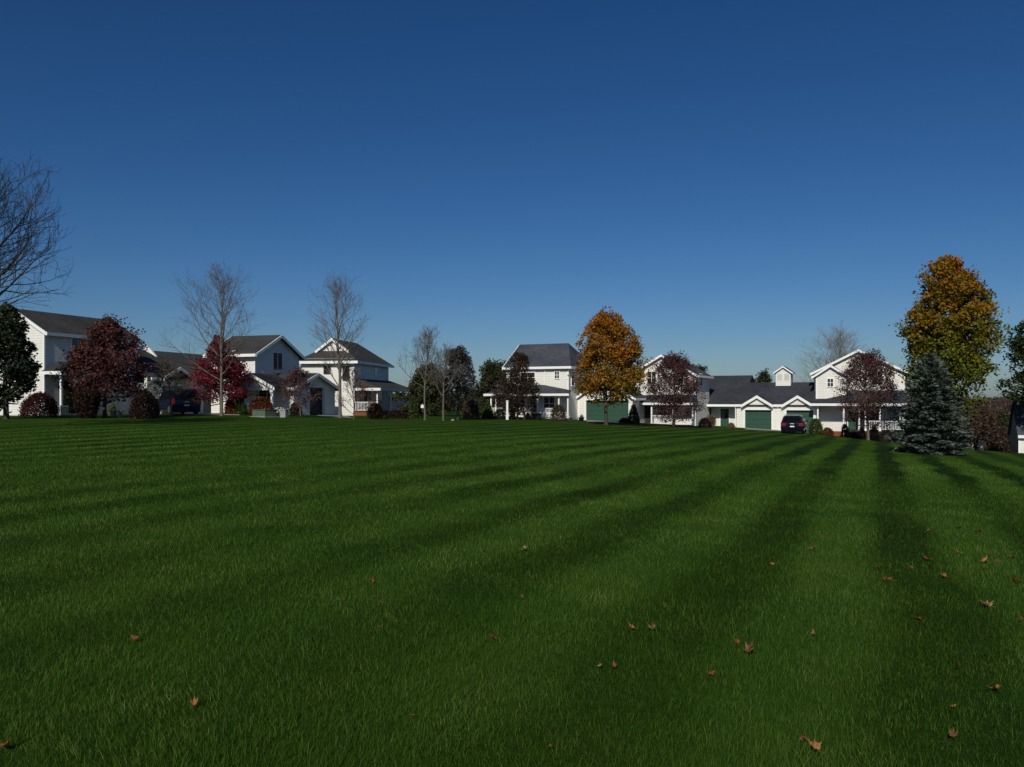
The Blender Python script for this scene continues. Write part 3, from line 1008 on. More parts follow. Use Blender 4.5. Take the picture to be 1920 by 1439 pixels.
def gable_walls(h, x0, x1, y0, y1, z0, ze, zr, ridge, mat='siding', name='wall'):
    m = MB()
    if ridge == 'y':
        m.prism([(x0, z0), (x1, z0), (x1, ze), ((x0 + x1) / 2, zr), (x0, ze)], 'y', y0, y1)
    else:
        m.prism([(y0, z0), (y1, z0), (y1, ze), ((y0 + y1) / 2, zr), (y0, ze)], 'x', x0, x1)
    return m.build(name, M[mat], h.o)

def gable_roof(h, x0, x1, y0, y1, ze, zr, ridge, oe=0.35, og=0.3, t=0.16, mat='roof', trim=True, name='roof'):
    """two slopes with overhang, white fascia along the eaves and rake boards on the gables (all one roof part plus its trim)"""
    m, tr = MB(), MB()
    lift = 0.05
    if ridge == 'y':
        xm = (x0 + x1) / 2
        k = (zr - ze) / (xm - x0)
        P = lambda a, b, c: (a, b, c)
        e0, e1, r = x0 - oe, x1 + oe, xm
        g0, g1 = y0 - og, y1 + og
        mk = lambda e, g, z: (e, g, z)
    else:
        ym = (y0 + y1) / 2
        k = (zr - ze) / (ym - y0)
        e0, e1, r = y0 - oe, y1 + oe, ym
        g0, g1 = x0 - og, x1 + og
        mk = lambda e, g, z: (g, e, z)
    zl = ze - k * oe + lift
    zt = zr + lift
    for e in (e0, e1):
        pts = [mk(e, g0, zl), mk(e, g1, zl), mk(r, g1, zt), mk(r, g0, zt)]
        m.slab(pts, t)
    roof = m.build(name, M[mat], h.o)
    if trim:
        # eave fascia just outside the slab edge, rake boards just outside the gable edge
        for e, sg in ((e0, -1), (e1, 1)):
            tr.bar(mk(e + sg * 0.06, g0 - 0.05, zl - 0.01), mk(e + sg * 0.06, g1 + 0.05, zl - 0.01), 0.10, 0.22)
        for g, sg in ((g0, -1), (g1, 1)):
            for e, s2 in ((e0, -1), (e1, 1)):
                tr.bar(mk(e + s2 * 0.02, g + sg * 0.04, zl - 0.012), mk(r, g + sg * 0.04, zt - 0.012), 0.07, 0.24)
        tr.build_each('fascia_board', M['trim'], roof)
    return roof

def window(h, plane, u, v, z, wd, ht, cols=1, rows=2, kind='trim', pane='glass', parent=None, name='window'):
    """frame standing proud of the wall with a dark pane behind; plane 'f' faces -y, 'r' faces +x, 'l' faces -x"""
    fr, pn = MB(), MB()
    b = 0.09
    def bx(mb, a0, a1, d0, d1, z0, z1):
        if plane == 'f':
            mb.box(u + a0, u + a1, v - d1, v - d0, z + z0, z + z1)
        elif plane == 'r':
            mb.box(u + d0, u + d1, v + a0, v + a1, z + z0, z + z1)
        else:
            mb.box(u - d1, u - d0, v + a0, v + a1, z + z0, z + z1)
    hw = wd / 2
    bx(fr, -hw - b, -hw, 0.0, 0.06, -b, ht + b)
    bx(fr, hw, hw + b, 0.0, 0.06, -b, ht + b)
    bx(fr, -hw, hw, 0.0, 0.06, ht, ht + b)
    bx(fr, -hw, hw, 0.0, 0.09, -b, 0)
    for i in range(1, rows):
        zz = ht * i / rows
        bx(fr, -hw, hw, 0.01, 0.05, zz - 0.025, zz + 0.025)
    for i in range(1, cols):
        a = -hw + wd * i / cols
        bx(fr, a - 0.025, a + 0.025, 0.012, 0.048, 0.0, ht)
    f = fr.build(name, M[kind], parent or h.o)
    bx(pn, -hw, hw, 0.003, 0.03, 0, ht)
    pn.build('pane', M[pane], f)
    return f

def door(h, plane, u, v, z, wd, ht, mat='green', glass=None, frame=True):
    d = MB()
    def bx(mb, a0, a1, d0, d1, z0, z1):
        if plane == 'f':
            mb.box(u + a0, u + a1, v - d1, v - d0, z + z0, z + z1)
        else:
            mb.box(u + d0, u + d1, v + a0, v + a1, z + z0, z + z1)
    hw = wd / 2
    bx(d, -hw, hw, 0.0, 0.05, 0.02, ht)
    o = d.build('door', M[mat], h.o)
    if glass:
        g = MB()
        bx(g, -hw + 0.12, hw - 0.12, 0.04, 0.06, glass[0], glass[1])
        g.build('door_glass', M['glass'], o)
    hd = MB()
    bx(hd, hw - 0.12, hw - 0.07, 0.04, 0.10, ht * 0.46, ht * 0.46 + 0.06)
    hd.build('handle', M['metal'], o)
    if frame:
        f = MB()
        bx(f, -hw - 0.1, -hw, 0.0, 0.07, 0, ht + 0.1)
        bx(f, hw, hw + 0.1, 0.0, 0.07, 0, ht + 0.1)
        bx(f, -hw, hw, 0.0, 0.07, ht, ht + 0.1)
        f.build('door_frame', M['trim'], o)
    return o

def garage_door(h, plane, u0, u1, v, z0, z1, mat='green', recess=0.30, panels=4, depth_wall=None):
    """sectional door lying in its opening; the wall round it must be built as piers and a header"""
    d = MB()
    n = panels
    for i in range(n):
        a, b = z0 + (z1 - z0) * i / n + 0.012, z0 + (z1 - z0) * (i + 1) / n - 0.006
        if plane == 'f':
            d.box(u0, u1, v + recess, v + recess + 0.06, a, b)
        else:
            d.box(v - recess - 0.06, v - recess, u0, u1, a, b)
    return d.build('garage_door', M[mat], h.o)

def post(h, u, v, z0, z1, w_=0.14, mat='trim', name='porch_post'):
    m = MB()
    m.box(u - w_ / 2, u + w_ / 2, v - w_ / 2, v + w_ / 2, z0, z1)
    m.box(u - w_ * 0.75, u + w_ * 0.75, v - w_ * 0.75, v + w_ * 0.75, z1 - 0.16, z1 - 0.005)
    m.box(u - w_ * 0.75, u + w_ * 0.75, v - w_ * 0.75, v + w_ * 0.75, z0 + 0.005, z0 + 0.2)
    return m.build(name, M[mat], h.o)

def railing(h, p, q, z0, zt=0.95, mat='trim', pitch=0.14):
    m = MB()
    p, q = Vector((*p, 0)), Vector((*q, 0))
    L = (q - p).length
    m.bar(p + Vector((0, 0, z0 + zt)), q + Vector((0, 0, z0 + zt)), 0.09, 0.06)
    m.bar(p + Vector((0, 0, z0 + 0.16)), q + Vector((0, 0, z0 + 0.16)), 0.06, 0.05)
    n = int(L / pitch)
    for i in range(1, n):
        c = p + (q - p) * i / n
        m.box(c.x - 0.022, c.x + 0.022, c.y - 0.022, c.y + 0.022, z0 + 0.155, z0 + zt - 0.055)
    return m.build('railing', M[mat], h.o)

def corner(mb, u, v, su, sv, z0, z1):
    """corner boards, 12 cm on either face, proud of the siding"""
    mb.box(u, u + su * 0.025, v - sv * 0.12, v + sv * 0.025, z0, z1)
    mb.box(u - su * 0.12, u - su * 0.001, v + sv * 0.002, v + sv * 0.024, z0, z1)
def piers(m, plane, u0, u1, v, th, z0, z1, openings):
    """wall strip from u0 to u1 with openings (a, b, top); built as piers and headers that butt end to end"""
    cur = u0
    def bx(a, b, c, d):
        if plane == 'f':
            m.box(a, b, v, v + th, c, d)
        else:
            m.box(v - th, v, a, b, c, d)
    for a, b, top in openings:
        bx(cur, a, z0, z1)
        bx(a, b, top, z1)
        cur = b
    bx(cur, u1, z0, z1)

# ================= centre house: two storeys, porch round the front, garage on the right
h = House('white_house', 'white two storey house with wraparound porch, left of the orange tree', 1066, 82, 24)
uL, dep = h.U(950), 8.0
ze, zr = h.Z(684.5), h.Z(645.5, -3, 4)
m = MB()
m.box(uL, 0, 0, dep, -0.8, ze)
m.prism([(0, ze), (dep, ze), (dep / 2, zr)], 'x', uL, uL + 0.15)
m.build('wall', M['siding'], h.o)
e = 0.33
k = (zr - ze) / (dep / 2)
zl, zt = ze - k * e + 0.05, zr + 0.05
uR = h.U(1066, 4)
FL, FR, BR, BL = (uL - .3, -e, zl), (e, -e, zl), (e, dep + e, zl), (uL - .3, dep + e, zl)
RL, RR = (uL - .3, dep / 2, zt), (uR, dep / 2, zt)
m = MB()
m.slab([FL, FR, RR, RL], .15); m.slab([FR, BR, RR], .15); m.slab([BR, BL, RL, RR], .15)
rf = m.build('roof', M['roof_slate'], h.o)
t = MB()
t.bar((uL - .33, -e - .05, zl), (e + .1, -e - .05, zl), .1, .24)
t.bar((e + .05, -e, zl), (e + .05, dep + e, zl), .1, .24)
t.bar((uL - .34, -e, zl - .01), (uL - .34, dep / 2, zt - .01), .08, .3)
t.bar((uL - .34, dep + e, zl - .01), (uL - .34, dep / 2, zt - .01), .08, .3)
t.build_each('fascia_board', M['trim'], rf)
m = MB()
corner(m, 0, 0, 1, -1, -.2, ze - .3); m.box(uL - .025, uL + .12, -.024, -.001, -.2, ze - .3)
m.build_each('corner_board', M['trim'], h.o)
zw0, zw1 = h.Z(709.5), h.Z(697)
window(h, 'f', h.U(1044.6), 0, zw0, .44, zw1 - zw0, 2, 2)
window(h, 'f', h.U(990), 0, h.Z(717), 1.5, h.Z(698) - h.Z(717), 2, 2)
window(h, 'f', h.U(963), 0, h.Z(717), .8, h.Z(698) - h.Z(717), 2, 2)
vw = h.Vd(1073, 0)
window(h, 'r', 0, 1.2, h.Z(723, 0, 1.2), .8, 1.35, 1, 2)
m = MB()
ud = h.U(1022)
m.bar((ud, -.04, ze - .32), (ud, -.04, 3.3), .09, .01); m.box(ud - .045, ud + .045, -.09, -.01, 3.4, ze - .3)
m.build('downspout', M['trim'], h.o)
# porch
pv = -2.3
pzl, pzt = h.Z(738.5, -3, pv), h.Z(722, -2, 0)
pL, pR = h.U(908, pv), .9
m = MB()
iL, iR = uL - .02, h.U(1020, 0)
m.slab([(pL, pv, pzl), (pR, pv, pzl), (iR, -.02, pzt), (iL, -.02, pzt)], .12)
m.slab([(pR, pv, pzl), (.25, -.02, pzl + .35), (iR, -.02, pzt)], .12)
m.slab([(pL, 5, pzl), (pL, pv, pzl), (iL, -.02, pzt), (iL, 5, pzt)], .12)
pr = m.build('porch_roof', M['roof_slate'], h.o)
t = MB()
t.bar((pL - .05, pv - .05, pzl), (pR, pv - .05, pzl), .1, .22)
t.bar((pL - .05, pv, pzl), (pL - .05, 5, pzl), .1, .22)
t.build_each('fascia_board', M['trim'], pr)
m = MB(); m.box(pL + .4, .4, pv + .25, -.005, -.9, .22); m.box(pL + .4, uL - .005, -.004, 4.8, -.9, .22)
m.build('porch_floor', M['grey'], h.o)
for px in (921, 930, 1008, 1048, 1065):
    post(h, h.U(px, pv + .35), pv + .35, .2, pzl - .13)
for a, b in ((921, 960), (972, 998), (1010, 1046)):
    railing(h, (h.U(a, pv + .36), pv + .36), (h.U(b, pv + .36), pv + .36), .22)
door(h, 'f', h.U(1003), 0, .22, .95, 2.05, 'dark')
window(h, 'f', h.U(1030), 0, 1.0, 1.1, 1.2, 2, 2)
window(h, 'f', h.U(975), 0, 1.0, 1.1, 1.2, 2, 2)
# garage
vg = h.Vd(1083, 0)
g0, g1 = .03, h.U(1186, vg)
gz0, gz1 = -.8, h.Z(744, 1, vg)
o0, o1, ot = h.U(1099, vg), h.U(1178.5, vg), h.Z(751, 2, vg)
m = MB()
piers(m, 'f', g0, g1, vg, .25, gz0, gz1, [(o0, o1, ot)])
m.box(g0, g0 + .2, vg + .25, vg + 6, gz0, gz1); m.box(g1 - .2, g1, vg + .25, vg + 6, gz0, gz1)
gp = gz1 + 1.9
m.prism([(g0, gz1), (g1, gz1), ((g0 + g1) / 2, gp)], 'y', vg, vg + .2)
m.build('garage_wall', M['siding'], h.o)
garage_door(h, 'f', o0, o1, vg, h.ground(2, vg), ot)
m = MB()
m.box(o0 - .16, o0, vg - .03, vg - .001, -.3, ot + .16); m.box(o1, o1 + .16, vg - .03, vg - .001, -.3, ot + .16); m.box(o0, o1, vg - .03, vg - .001, ot, ot + .16)
m.box(g0 - .02, g0 + .1, vg - .025, vg - .001, -.3, gz1 - .3)
m.build('garage_trim', M['trim'], h.o)
gable_roof(h, g0, g1, vg, vg + 6, gz1, gp, 'y', .3, .3, mat='roof', name='garage_roof')

# ================= right-hand house: tall gable, long garage wing with cupola, second tall gable
h = House('white_duplex', 'long white house with two green garage doors and a rooftop cupola', 1304, 84, 27)
uL, dep = h.U(1181), 5.8
ze, zr = h.Z(701.5), h.Z(666, uL / 2)
gable_walls(h, uL, 0, 0, dep, -1.0, ze, zr, 'y')
gable_roof(h, uL, 0, 0, dep, ze, zr, 'y', .3, .35, mat='roof_slate')
m = MB(); corner(m, 0, 0, 1, -1, -.5, ze - .3); m.box(uL - .02, uL + .12, -.024, -.001, -.5, ze - .3)
m.build_each('corner_board', M['trim'], h.o)
for px in (1222, 1282):
    window(h, 'f', h.U(px), 0, h.Z(720), .9, 1.3, 2, 2)
window(h, 'r', 0, 2.2, h.Z(724, 0, 2.2), .9, 1.2, 1, 2)
# its porch
pv = -2.0
pL, pR = h.U(1171, pv), h.U(1300, pv)
pzl, pzt = h.Z(755.5, uL / 2, pv), h.Z(741, uL / 2, 0)
m = MB()
m.slab([(pL, pv, pzl), (pR, pv, pzl), (.2, -.02, pzt), (pL, -.02, pzt)], .12)
pr = m.build('porch_roof', M['roof'], h.o)
t = MB(); t.bar((pL - .05, pv - .05, pzl), (pR + .05, pv - .05, pzl), .1, .22); t.build_each('fascia_board', M['trim'], pr)
m = MB(); m.box(pL + .2, -.1, pv + .2, -.005, -1.1, .12); m.build('porch_floor', M['grey'], h.o)
for px in (1180, 1222, 1262, 1299):
    post(h, h.U(px, pv + .3), pv + .3, .1, pzl - .13)
railing(h, (h.U(1224, pv + .31), pv + .31), (h.U(1262, pv + .31), pv + .31), .12)
door(h, 'f', h.U(1214), 0, .12, .95, 2.05, 'dark')
window(h, 'f', h.U(1245), 0, .9, 1.2, 1.2, 2, 2)
# garage wing
ve = h.Vd(1326, 0)                                # eave line of the wing
vg = ve + .20
vr = vg + 1.6                                     # recessed entry wall
u_e = h.U(1381, vg)
u_end = h.U(1531, vg)
zeW = h.Z(759, 8, ve)
k = .50
zrL, zrR = h.Z(703.5, 5, ve + 6), h.Z(716.5, 12, ve + 4.6)
vrL, vrR = ve + (zrL - zeW) / k, ve + (zrR - zeW) / k
u_mid = h.U(1411, vrL)
zb = -1.4
d1a, d1b = h.U(1397, vg), h.U(1446.5, vg)
d2a, d2b = h.U(1474.5, vg), h.U(1525, vg)
dt1, dt2 = h.Z(769, d1a, vg), h.Z(769.5, d2a, vg)
zsof = zeW - .02
m = MB()
piers(m, 'f', u_e, u_end, vg, .25, zb, zsof, [(d1a, d1b, dt1), (d2a, d2b, dt2)])
m.box(u_e, u_e + .2, vg + .25, vr, zb, zsof)
m.box(.02, u_e, vr, vr + .2, zb, zsof + .4)
m.box(.02, u_end, vr + 7, vr + 7.2, zb, zeW)
m.build('garage_wall', M['siding'], h.o)
for i, (a, b, tt) in enumerate(((d1a, d1b, dt1), (d2a, d2b, dt2))):
    garage_door(h, 'f', a, b, vg, h.ground((a + b) / 2, vg) - .03, tt)
    m = MB()
    gq = h.ground(a, vg)
    m.box(a - .15, a, vg - .03, vg - .001, gq - .2, tt + .16); m.box(b, b + .15, vg - .03, vg - .001, gq - .2, tt + .16); m.box(a, b, vg - .031, vg - .001, tt, tt + .18)
    m.build('garage_trim', M['trim'], h.o)
# wing roof
m = MB()
uA, uB = -2.6, h.U(1545, vg)
m.slab([(uA, ve, zeW), (u_mid, ve, zeW), (u_mid, vrL, zrL), (uA, vrL, zrL)], .14)
m.slab([(u_mid, 2 * vrL - ve, zeW), (uA, 2 * vrL - ve, zeW), (uA, vrL, zrL), (u_mid, vrL, zrL)], .14)
m.slab([(u_mid, ve, zeW), (uB, ve, zeW), (uB, vrR, zrR), (u_mid, vrR, zrR)], .14)
m.slab([(uB, 2 * vrR - ve, zeW), (u_mid, 2 * vrR - ve, zeW), (u_mid, vrR, zrR), (uB, vrR, zrR)], .14)
m.prism([(ve + .6, zeW - .1), (2 * vrL - ve - .6, zeW - .1), (vrL, zrL - .2)], 'x', u_mid - .25, u_mid - .05)
wr = m.build('garage_roof', M['roof'], h.o)
t = MB()
t.bar((uA, ve - .05, zeW + .01), (h.U(1392, ve), ve - .05, zeW + .01), .1, .24)
t.bar((h.U(1447.5, ve), ve - .05, zeW + .01), (h.U(1469, ve), ve - .05, zeW + .01), .1, .24)
t.build_each('fascia_board', M['trim'], wr)
# small gables over the garage doors
for pk, l, r in ((1420, 1393, 1447.3), (1497.5, 1469, 1523.5)):
    a, b, c = h.U(l, ve), h.U(pk, ve), h.U(r, ve)
    b = (a + c) / 2
    zp = h.Z(742.5, b, ve)
    kk = (zp - zeW) / (b - a)
    back = (zp - zeW) / k + .4
    m = MB()
    m.slab([(a - .1, ve - .25, zeW - .1 * kk + .06), (b, ve - .25, zp + .06), (b, ve + back, zp + .06), (a - .1, ve + .1, zeW - .1 * kk + .06)][::-1], .12)
    m.slab([(c + .1, ve - .25, zeW - .1 * kk + .06), (b, ve - .25, zp + .06), (b, ve + back, zp + .06), (c + .1, ve + .1, zeW - .1 * kk + .06)], .12)
    gr = m.build('gable_roof', M['roof'], wr)
    t = MB()
    t.bar((a - .14, ve - .30, zeW - .14 * kk + .05), (b, ve - .30, zp + .05), .08, .30)
    t.bar((c + .14, ve - .301, zeW - .14 * kk + .05), (b, ve - .301, zp + .05), .078, .30)
    t.build_each('rake_board', M['trim'], wr)
    m = MB(); m.prism([(a + .12, zsof + .002), (c - .12, zsof + .002), (b, zp - .16)], 'y', ve - .03, ve + .12)
    m.build('gable_wall', M['siding'], h.o)
# gutters' downspouts
for px in (1379.5, 1459):
    ud = h.U(px, vg)
    m = MB(); m.bar((ud, ve - .02, zeW - .2), (ud, vg - .08, zeW - .42), .09, .08); m.box(ud - .045, ud + .045, vg - .11, vg - .03, h.ground(ud, vg) - .1, zeW - .46)
    m.build('downspout', M['trim'], h.o)
# recessed entry
dz = h.Z(802.5, h.U(1358, vr), vr)
door(h, 'f', h.U(1359, vr), vr, h.ground(4, vr), .9, 2.05, 'green', (.95, 1.85))
# cupola
uc, vc = h.U(1468.5, vrR - .75), vrR - .75
cw = (h.U(1482.5, vc) - h.U(1454.5, vc)) / 2
cz0, czw, czp = h.Z(722, uc, vc), h.Z(697, uc, vc), h.Z(687.5, uc, vc)
m = MB(); m.prism([(uc - cw, cz0 - .4), (uc + cw, cz0 - .4), (uc + cw, czw), (uc, czp - .02), (uc - cw, czw)], 'y', vc, vc + 1.5)
cu = m.build('cupola', M['siding'], h.o)
m = MB(); kk = (czp - czw) / cw
m.slab([(uc - cw - .2, vc - .2, czw - .2 * kk + .05), (uc, vc - .2, czp + .05), (uc, vc + 1.7, czp + .05), (uc - cw - .2, vc + 1.7, czw - .2 * kk + .05)][::-1], .07)
m.slab([(uc + cw + .2, vc - .2, czw - .2 * kk + .05), (uc, vc - .2, czp + .05), (uc, vc + 1.7, czp + .05), (uc + cw + .2, vc + 1.7, czw - .2 * kk + .05)], .07)
m.build('cupola_roof', M['roof'], cu)
t = MB()
for s_ in (-1, 1):
    t.bar((uc + s_ * (cw + .22), vc - .24, czw - .22 * kk + .045), (uc, vc - .24 - .001 * s_, czp + .045), .06, .16)
    t.bar((uc + s_ * (cw + .23), vc - .2, czw - .2 * kk + .03), (uc + s_ * (cw + .23), vc + 1.7, czw - .2 * kk + .03), .05, .14)
t.build_each('rake_board', M['trim'], cu)
for s_ in (-.36, .36):
    m = MB()
    for i in range(9):
        zz = cz0 + .52 + i * .075
        m.prism([(vc - .035, zz), (vc - .002, zz + .05), (vc - .002, zz + .06), (vc - .035, zz + .012)], 'x', uc + s_ - .25, uc + s_ + .25)
    m.build('louvre', M['curtain'], cu)
# right two-storey block: front bay with its own gable, main gable behind
vb = vg + 1.0
bL, bR = h.U(1530, vb), h.U(1586, vb)
bze, bzr = h.Z(703, bL, vb), h.Z(685, (bL + bR) / 2, vb)
vm = vb + 1.6
mp = h.U(1610, vm)
mR = mp + (h.U(1610, vm) - h.U(1527, vm)) * 1.0
mR = max(mR, h.U(1686, vm))
mL = 2 * mp - mR
mze, mzr = h.Z(695.5, mR, vm), h.Z(656.5, mp, vm)
m = MB(); m.prism([(bL, -2.4), (bR, -2.4), (bR, bze), ((bL + bR) / 2, bzr), (bL, bze)], 'y', vb, vm + 3)
m.build('wall', M['siding'], h.o)
gable_walls(h, max(mL, bL + .01) if False else mL, mR, vm, vm + 8, -2.6, mze, mzr, 'y')
gable_roof(h, bL, bR, vb, vm + 2.4, bze, bzr, 'y', .3, .3, mat='roof')
gable_roof(h, mL, mR, vm, vm + 8, mze, mzr, 'y', .3, .35, mat='roof')
m = MB(); m.box(bL - .02, bL + .12, vb - .024, vb - .001, -1, bze - .3); m.box(bR - .12, bR + .02, vb - .024, vb - .001, -1, bze - .3)
m.build_each('corner_board', M['trim'], h.o)
wz0, wz1 = h.Z(725, h.U(1557, vb), vb), h.Z(710.8, h.U(1557, vb), vb)
window(h, 'f', h.U(1557, vb), vb, wz0, .52, wz1 - wz0, 2, 2)
window(h, 'f', h.U(1645, vm), vm, h.Z(722, mp, vm), .95, 1.3, 2, 2)
window(h, 'f', h.U(1610, vm), vm, h.Z(700, mp, vm), .5, .8, 1, 2)
# porch of the right block
pv = vg - 1.3
pL, pR = h.U(1519, pv), h.U(1700, pv)
pzl = h.Z(757, 16, pv)
pzt = h.Z(741.5, 17, vb)
m = MB()
uT = h.U(1578, vb)
m.slab([(pL, pv, pzl), (pR, pv, pzl), (pR, vb - .02, pzt), (uT, vb - .02, pzt)], .12)
m.slab([(pL, pv, pzl), (uT, vb - .02, pzt), (bL + .02, vb - .02, h.Z(752, bL, vb))], .12)
m.slab([(bR + .03, vb, pzt - .02), (pR, vb, pzt - .02), (pR, vm - .02, pzt + .5), (bR + .03, vm - .02, pzt + .5)], .12)
pr = m.build('porch_roof', M['roof'], h.o)
t = MB(); t.bar((pL, pv - .05, pzl), (pR, pv - .05, pzl), .1, .24); t.build_each('fascia_board', M['trim'], pr)
gq = h.ground(20, pv + .4)
fl = h.Z(809, 20, pv + .4)
m = MB(); m.box(h.U(1583, pv + .4), pR, pv + .3, vb - .005, gq - .8, fl); m.build('porch_floor', M['dark_brown'], h.o)
for px in (1582, 1611, 1623, 1650, 1688):
    post(h, h.U(px, pv + .4), pv + .4, fl - .05, pzl - .13)
for a, b in ((1624, 1650), (1651, 1688)):
    railing(h, (h.U(a, pv + .41), pv + .41), (h.U(b, pv + .41), pv + .41), fl)
door(h, 'f', h.U(1600, vb), vb, fl, .95, 2.05, 'green')
window(h, 'f', h.U(1640, vb + .6), vm, fl + .8, 1.2, 1.2, 2, 2)
# half-height sided wall under the left end of the porch, on a brick foot
wa, wb = h.U(1534, pv + .5), h.U(1580, pv + .5)
wz = h.Z(791, wa, pv + .5)
m = MB(); m.box(wa, wb, pv + .4, pv + .55, fl - .12, wz); m.box(wa, wa + .15, pv + .55, vb, fl - .12, wz); m.build('porch_wall', M['siding'], h.o)
m = MB(); m.box(wa - .02, wb, pv + .38, pv + .57, gq - .8, fl - .122); m.build('brick_base', M['brick'], h.o)
for px in (1533.5,):
    post(h, h.U(px, pv + .45), pv + .45, wz, pzl - .13)

# ================= left of centre: hipped house with a gablet
h = House('white_house', 'white two storey house with small gable on its hipped roof, behind tall bare tree', 664, 76, 9)
uL = h.U(558)
dep = h.Vd(728, 0)
ze = h.Z(672)
um = (uL + 0) / 2 if False else h.U(614, 0)
uL = 2 * um
zr = h.Z(636.5, um, 1.6)
m = MB(); m.box(uL, 0, 0, dep, -.8, ze); m.build('wall', M['siding'], h.o)
e = .42
kx = (zr - ze) / (-um)
zl = ze - kx * e + .05
sb = 1.45                                         # the gablet stands this far back from the eave
zg = zl + kx * (sb + e) * 0.80
gw = (zr + .05 - zg) / kx
rb = h.Vd(670, um)
FL, FR, BR, BL = (uL - e, -e, zl), (e, -e, zl), (e, dep + e, zl), (uL - e, dep + e, zl)
G0, G1 = (um - gw, sb, zg), (um + gw, sb, zg)
R0, R1 = (um, sb, zr + .05), (um, rb, zr + .05)
m = MB()
m.slab([FL, FR, G1, G0], .14)
m.slab([FR, BR, R1, R0, G1], .14); m.slab([BL, FL, G0, R0, R1][::1], .14); m.slab([BR, BL, R1], .14)
# gablet overhang
ov = .35
m.slab([(G1[0] + .12, sb - ov, zg - .12 * kx + .05), (G1[0] + .12, sb + .3, zg - .12 * kx + .05), (um, sb + .3, zr + .1), (um, sb - ov, zr + .1)], .1)
m.slab([(G0[0] - .12, sb - ov, zg - .12 * kx + .05), (um, sb - ov, zr + .1), (um, sb + .3, zr + .1), (G0[0] - .12, sb + .3, zg - .12 * kx + .05)], .1)
rf = m.build('roof', M['roof_warm'], h.o)
m = MB(); m.prism([(G0[0] + .05, zg - .1), (G1[0] - .05, zg - .1), (um, zr - .05)], 'y', sb - .12, sb + .02); m.build('gable_wall', M['siding'], h.o)
t = MB()
t.bar((G0[0] - .15, sb - ov - .04, zg - .15 * kx + .04), (um, sb - ov - .04, zr + .09), .08, .26)
t.bar((G1[0] + .15, sb - ov - .041, zg - .15 * kx + .04), (um, sb - ov - .041, zr + .09), .078, .26)
t.bar((uL - e - .05, -e - .05, zl), (e + .1, -e - .05, zl), .1, .24)
t.bar((e + .05, -e, zl), (e + .05, dep + e, zl), .1, .24)
t.build_each('fascia_board', M['trim'], rf)
m = MB(); corner(m, 0, 0, 1, -1, -.2, ze - .3); m.box(-.02, .024, dep - .12, dep + .02, -.2, ze - .3); m.build_each('corner_board', M['trim'], h.o)
window(h, 'f', h.U(613.5), 0, h.Z(699.5), .5, h.Z(688) - h.Z(699.5), 2, 2, kind='dark')
window(h, 'f', h.U(649), 0, h.Z(712), .5, 1.15, 1, 2, kind='dark')
for px in (674, 705):
    v_ = h.Vd(px, 0)
    window(h, 'r', 0, v_, h.Z(701.5, 0, v_), .9, h.Z(690, 0, v_) - h.Z(701.5, 0, v_), 1, 2)
# side porch
p0, p1 = .6, h.Vd(745, 0) + 1
pzl = h.Z(728, 1.4, 0)
pw = 2.6
pzt = pzl + .9
m = MB()
m.slab([(.02, -.2, pzt), (.02, -.2 - .3, pzl + .1), (pw, -.5, pzl), (pw, dep + .5, pzl), (.02, dep + .5, pzt)][2:] + [(.02, .9, pzt)], .12)
m.slab([(.02, -.5, pzl), (pw, -.5, pzl), (.02, .9, pzt)], .12)
pr = m.build('porch_roof', M['roof_warm'], h.o)
t = MB(); t.bar((.02, -.55, pzl), (pw + .05, -.55, pzl), .1, .24); t.bar((pw + .05, -.5, pzl), (pw + .05, dep + .5, pzl), .1, .24); t.build_each('fascia_board', M['trim'], pr)
m = MB(); m.box(.005, pw - .3, -.3, dep, -.9, .35); m.build('porch_floor', M['brick'], h.o)
for v_ in (-.1, 4, 8.2, dep - .2):
    post(h, pw - .35, v_, .33, pzl - .13)
railing(h, (.05, -.1), (pw - .42, -.1), .36, .9)
railing(h, (pw - .35, 4.1), (pw - .35, dep - .3), .36, .9)
door(h, 'r', 0, 3.0, .36, .95, 2.05, 'dark')
for v_ in (1.3, 5.4, 7.6):
    window(h, 'r', 0, v_, 1.1, 1.1, 1.2, 2, 2)

# ================= gabled house with shaded end wall, porch pediment and garage end
h = House('grey_gabled_house', 'white house with shaded gable end and small white porch pediment, behind crimson tree', 478, 64, 18)
dep = h.Vd(560.5, 0)
uL = h.U(396)
ze = h.Z(660.5)
zr = h.Z(629.5, 0, dep / 2)
gable_walls(h, uL, 0, 0, dep, -.8, ze, zr, 'x')
gable_roof(h, uL, 0, 0, dep, ze, zr, 'x', .4, .35, mat='roof_warm')
m = MB(); corner(m, 0, 0, 1, -1, -.2, ze - .35); m.box(.001, .024, dep - .12, dep, -.2, ze - .3); m.build_each('corner_board', M['trim'], h.o)
v_ = h.Vd(520, 0)
window(h, 'r', 0, v_, h.Z(697, 0, v_), 1.25, 1.5, 2, 1)
window(h, 'f', h.U(430), 0, h.Z(690), 1.0, 1.3, 2, 2)
window(h, 'f', h.U(440), 0, 1.0, 1.2, 1.3, 2, 2)
# low wing with garage in its end wall
wl = h.U(591, dep / 2)
wze, wzr = h.Z(725, wl, 0), h.Z(701, wl, dep / 2)
ga, gb = h.Vd(581, wl), h.Vd(609, wl)
m = MB()
piers(m, 'r', 0.0, dep, wl, .25, -.9, wze, [(ga, gb, 2.05)])
m.box(.02, wl - .25, 0, .2, -.9, wze); m.box(.02, wl - .25, dep - .2, dep, -.9, wze)
m.prism([(0, wze), (dep, wze), (dep / 2, wzr)], 'x', wl - .2, wl)
m.build('garage_wall', M['siding'], h.o)
garage_door(h, 'r', ga, gb, wl, -.1, 2.05, 'dark')
gable_roof(h, .35, wl, 0, dep, wze, wzr, 'x', .35, .3, mat='roof_warm', name='garage_roof')
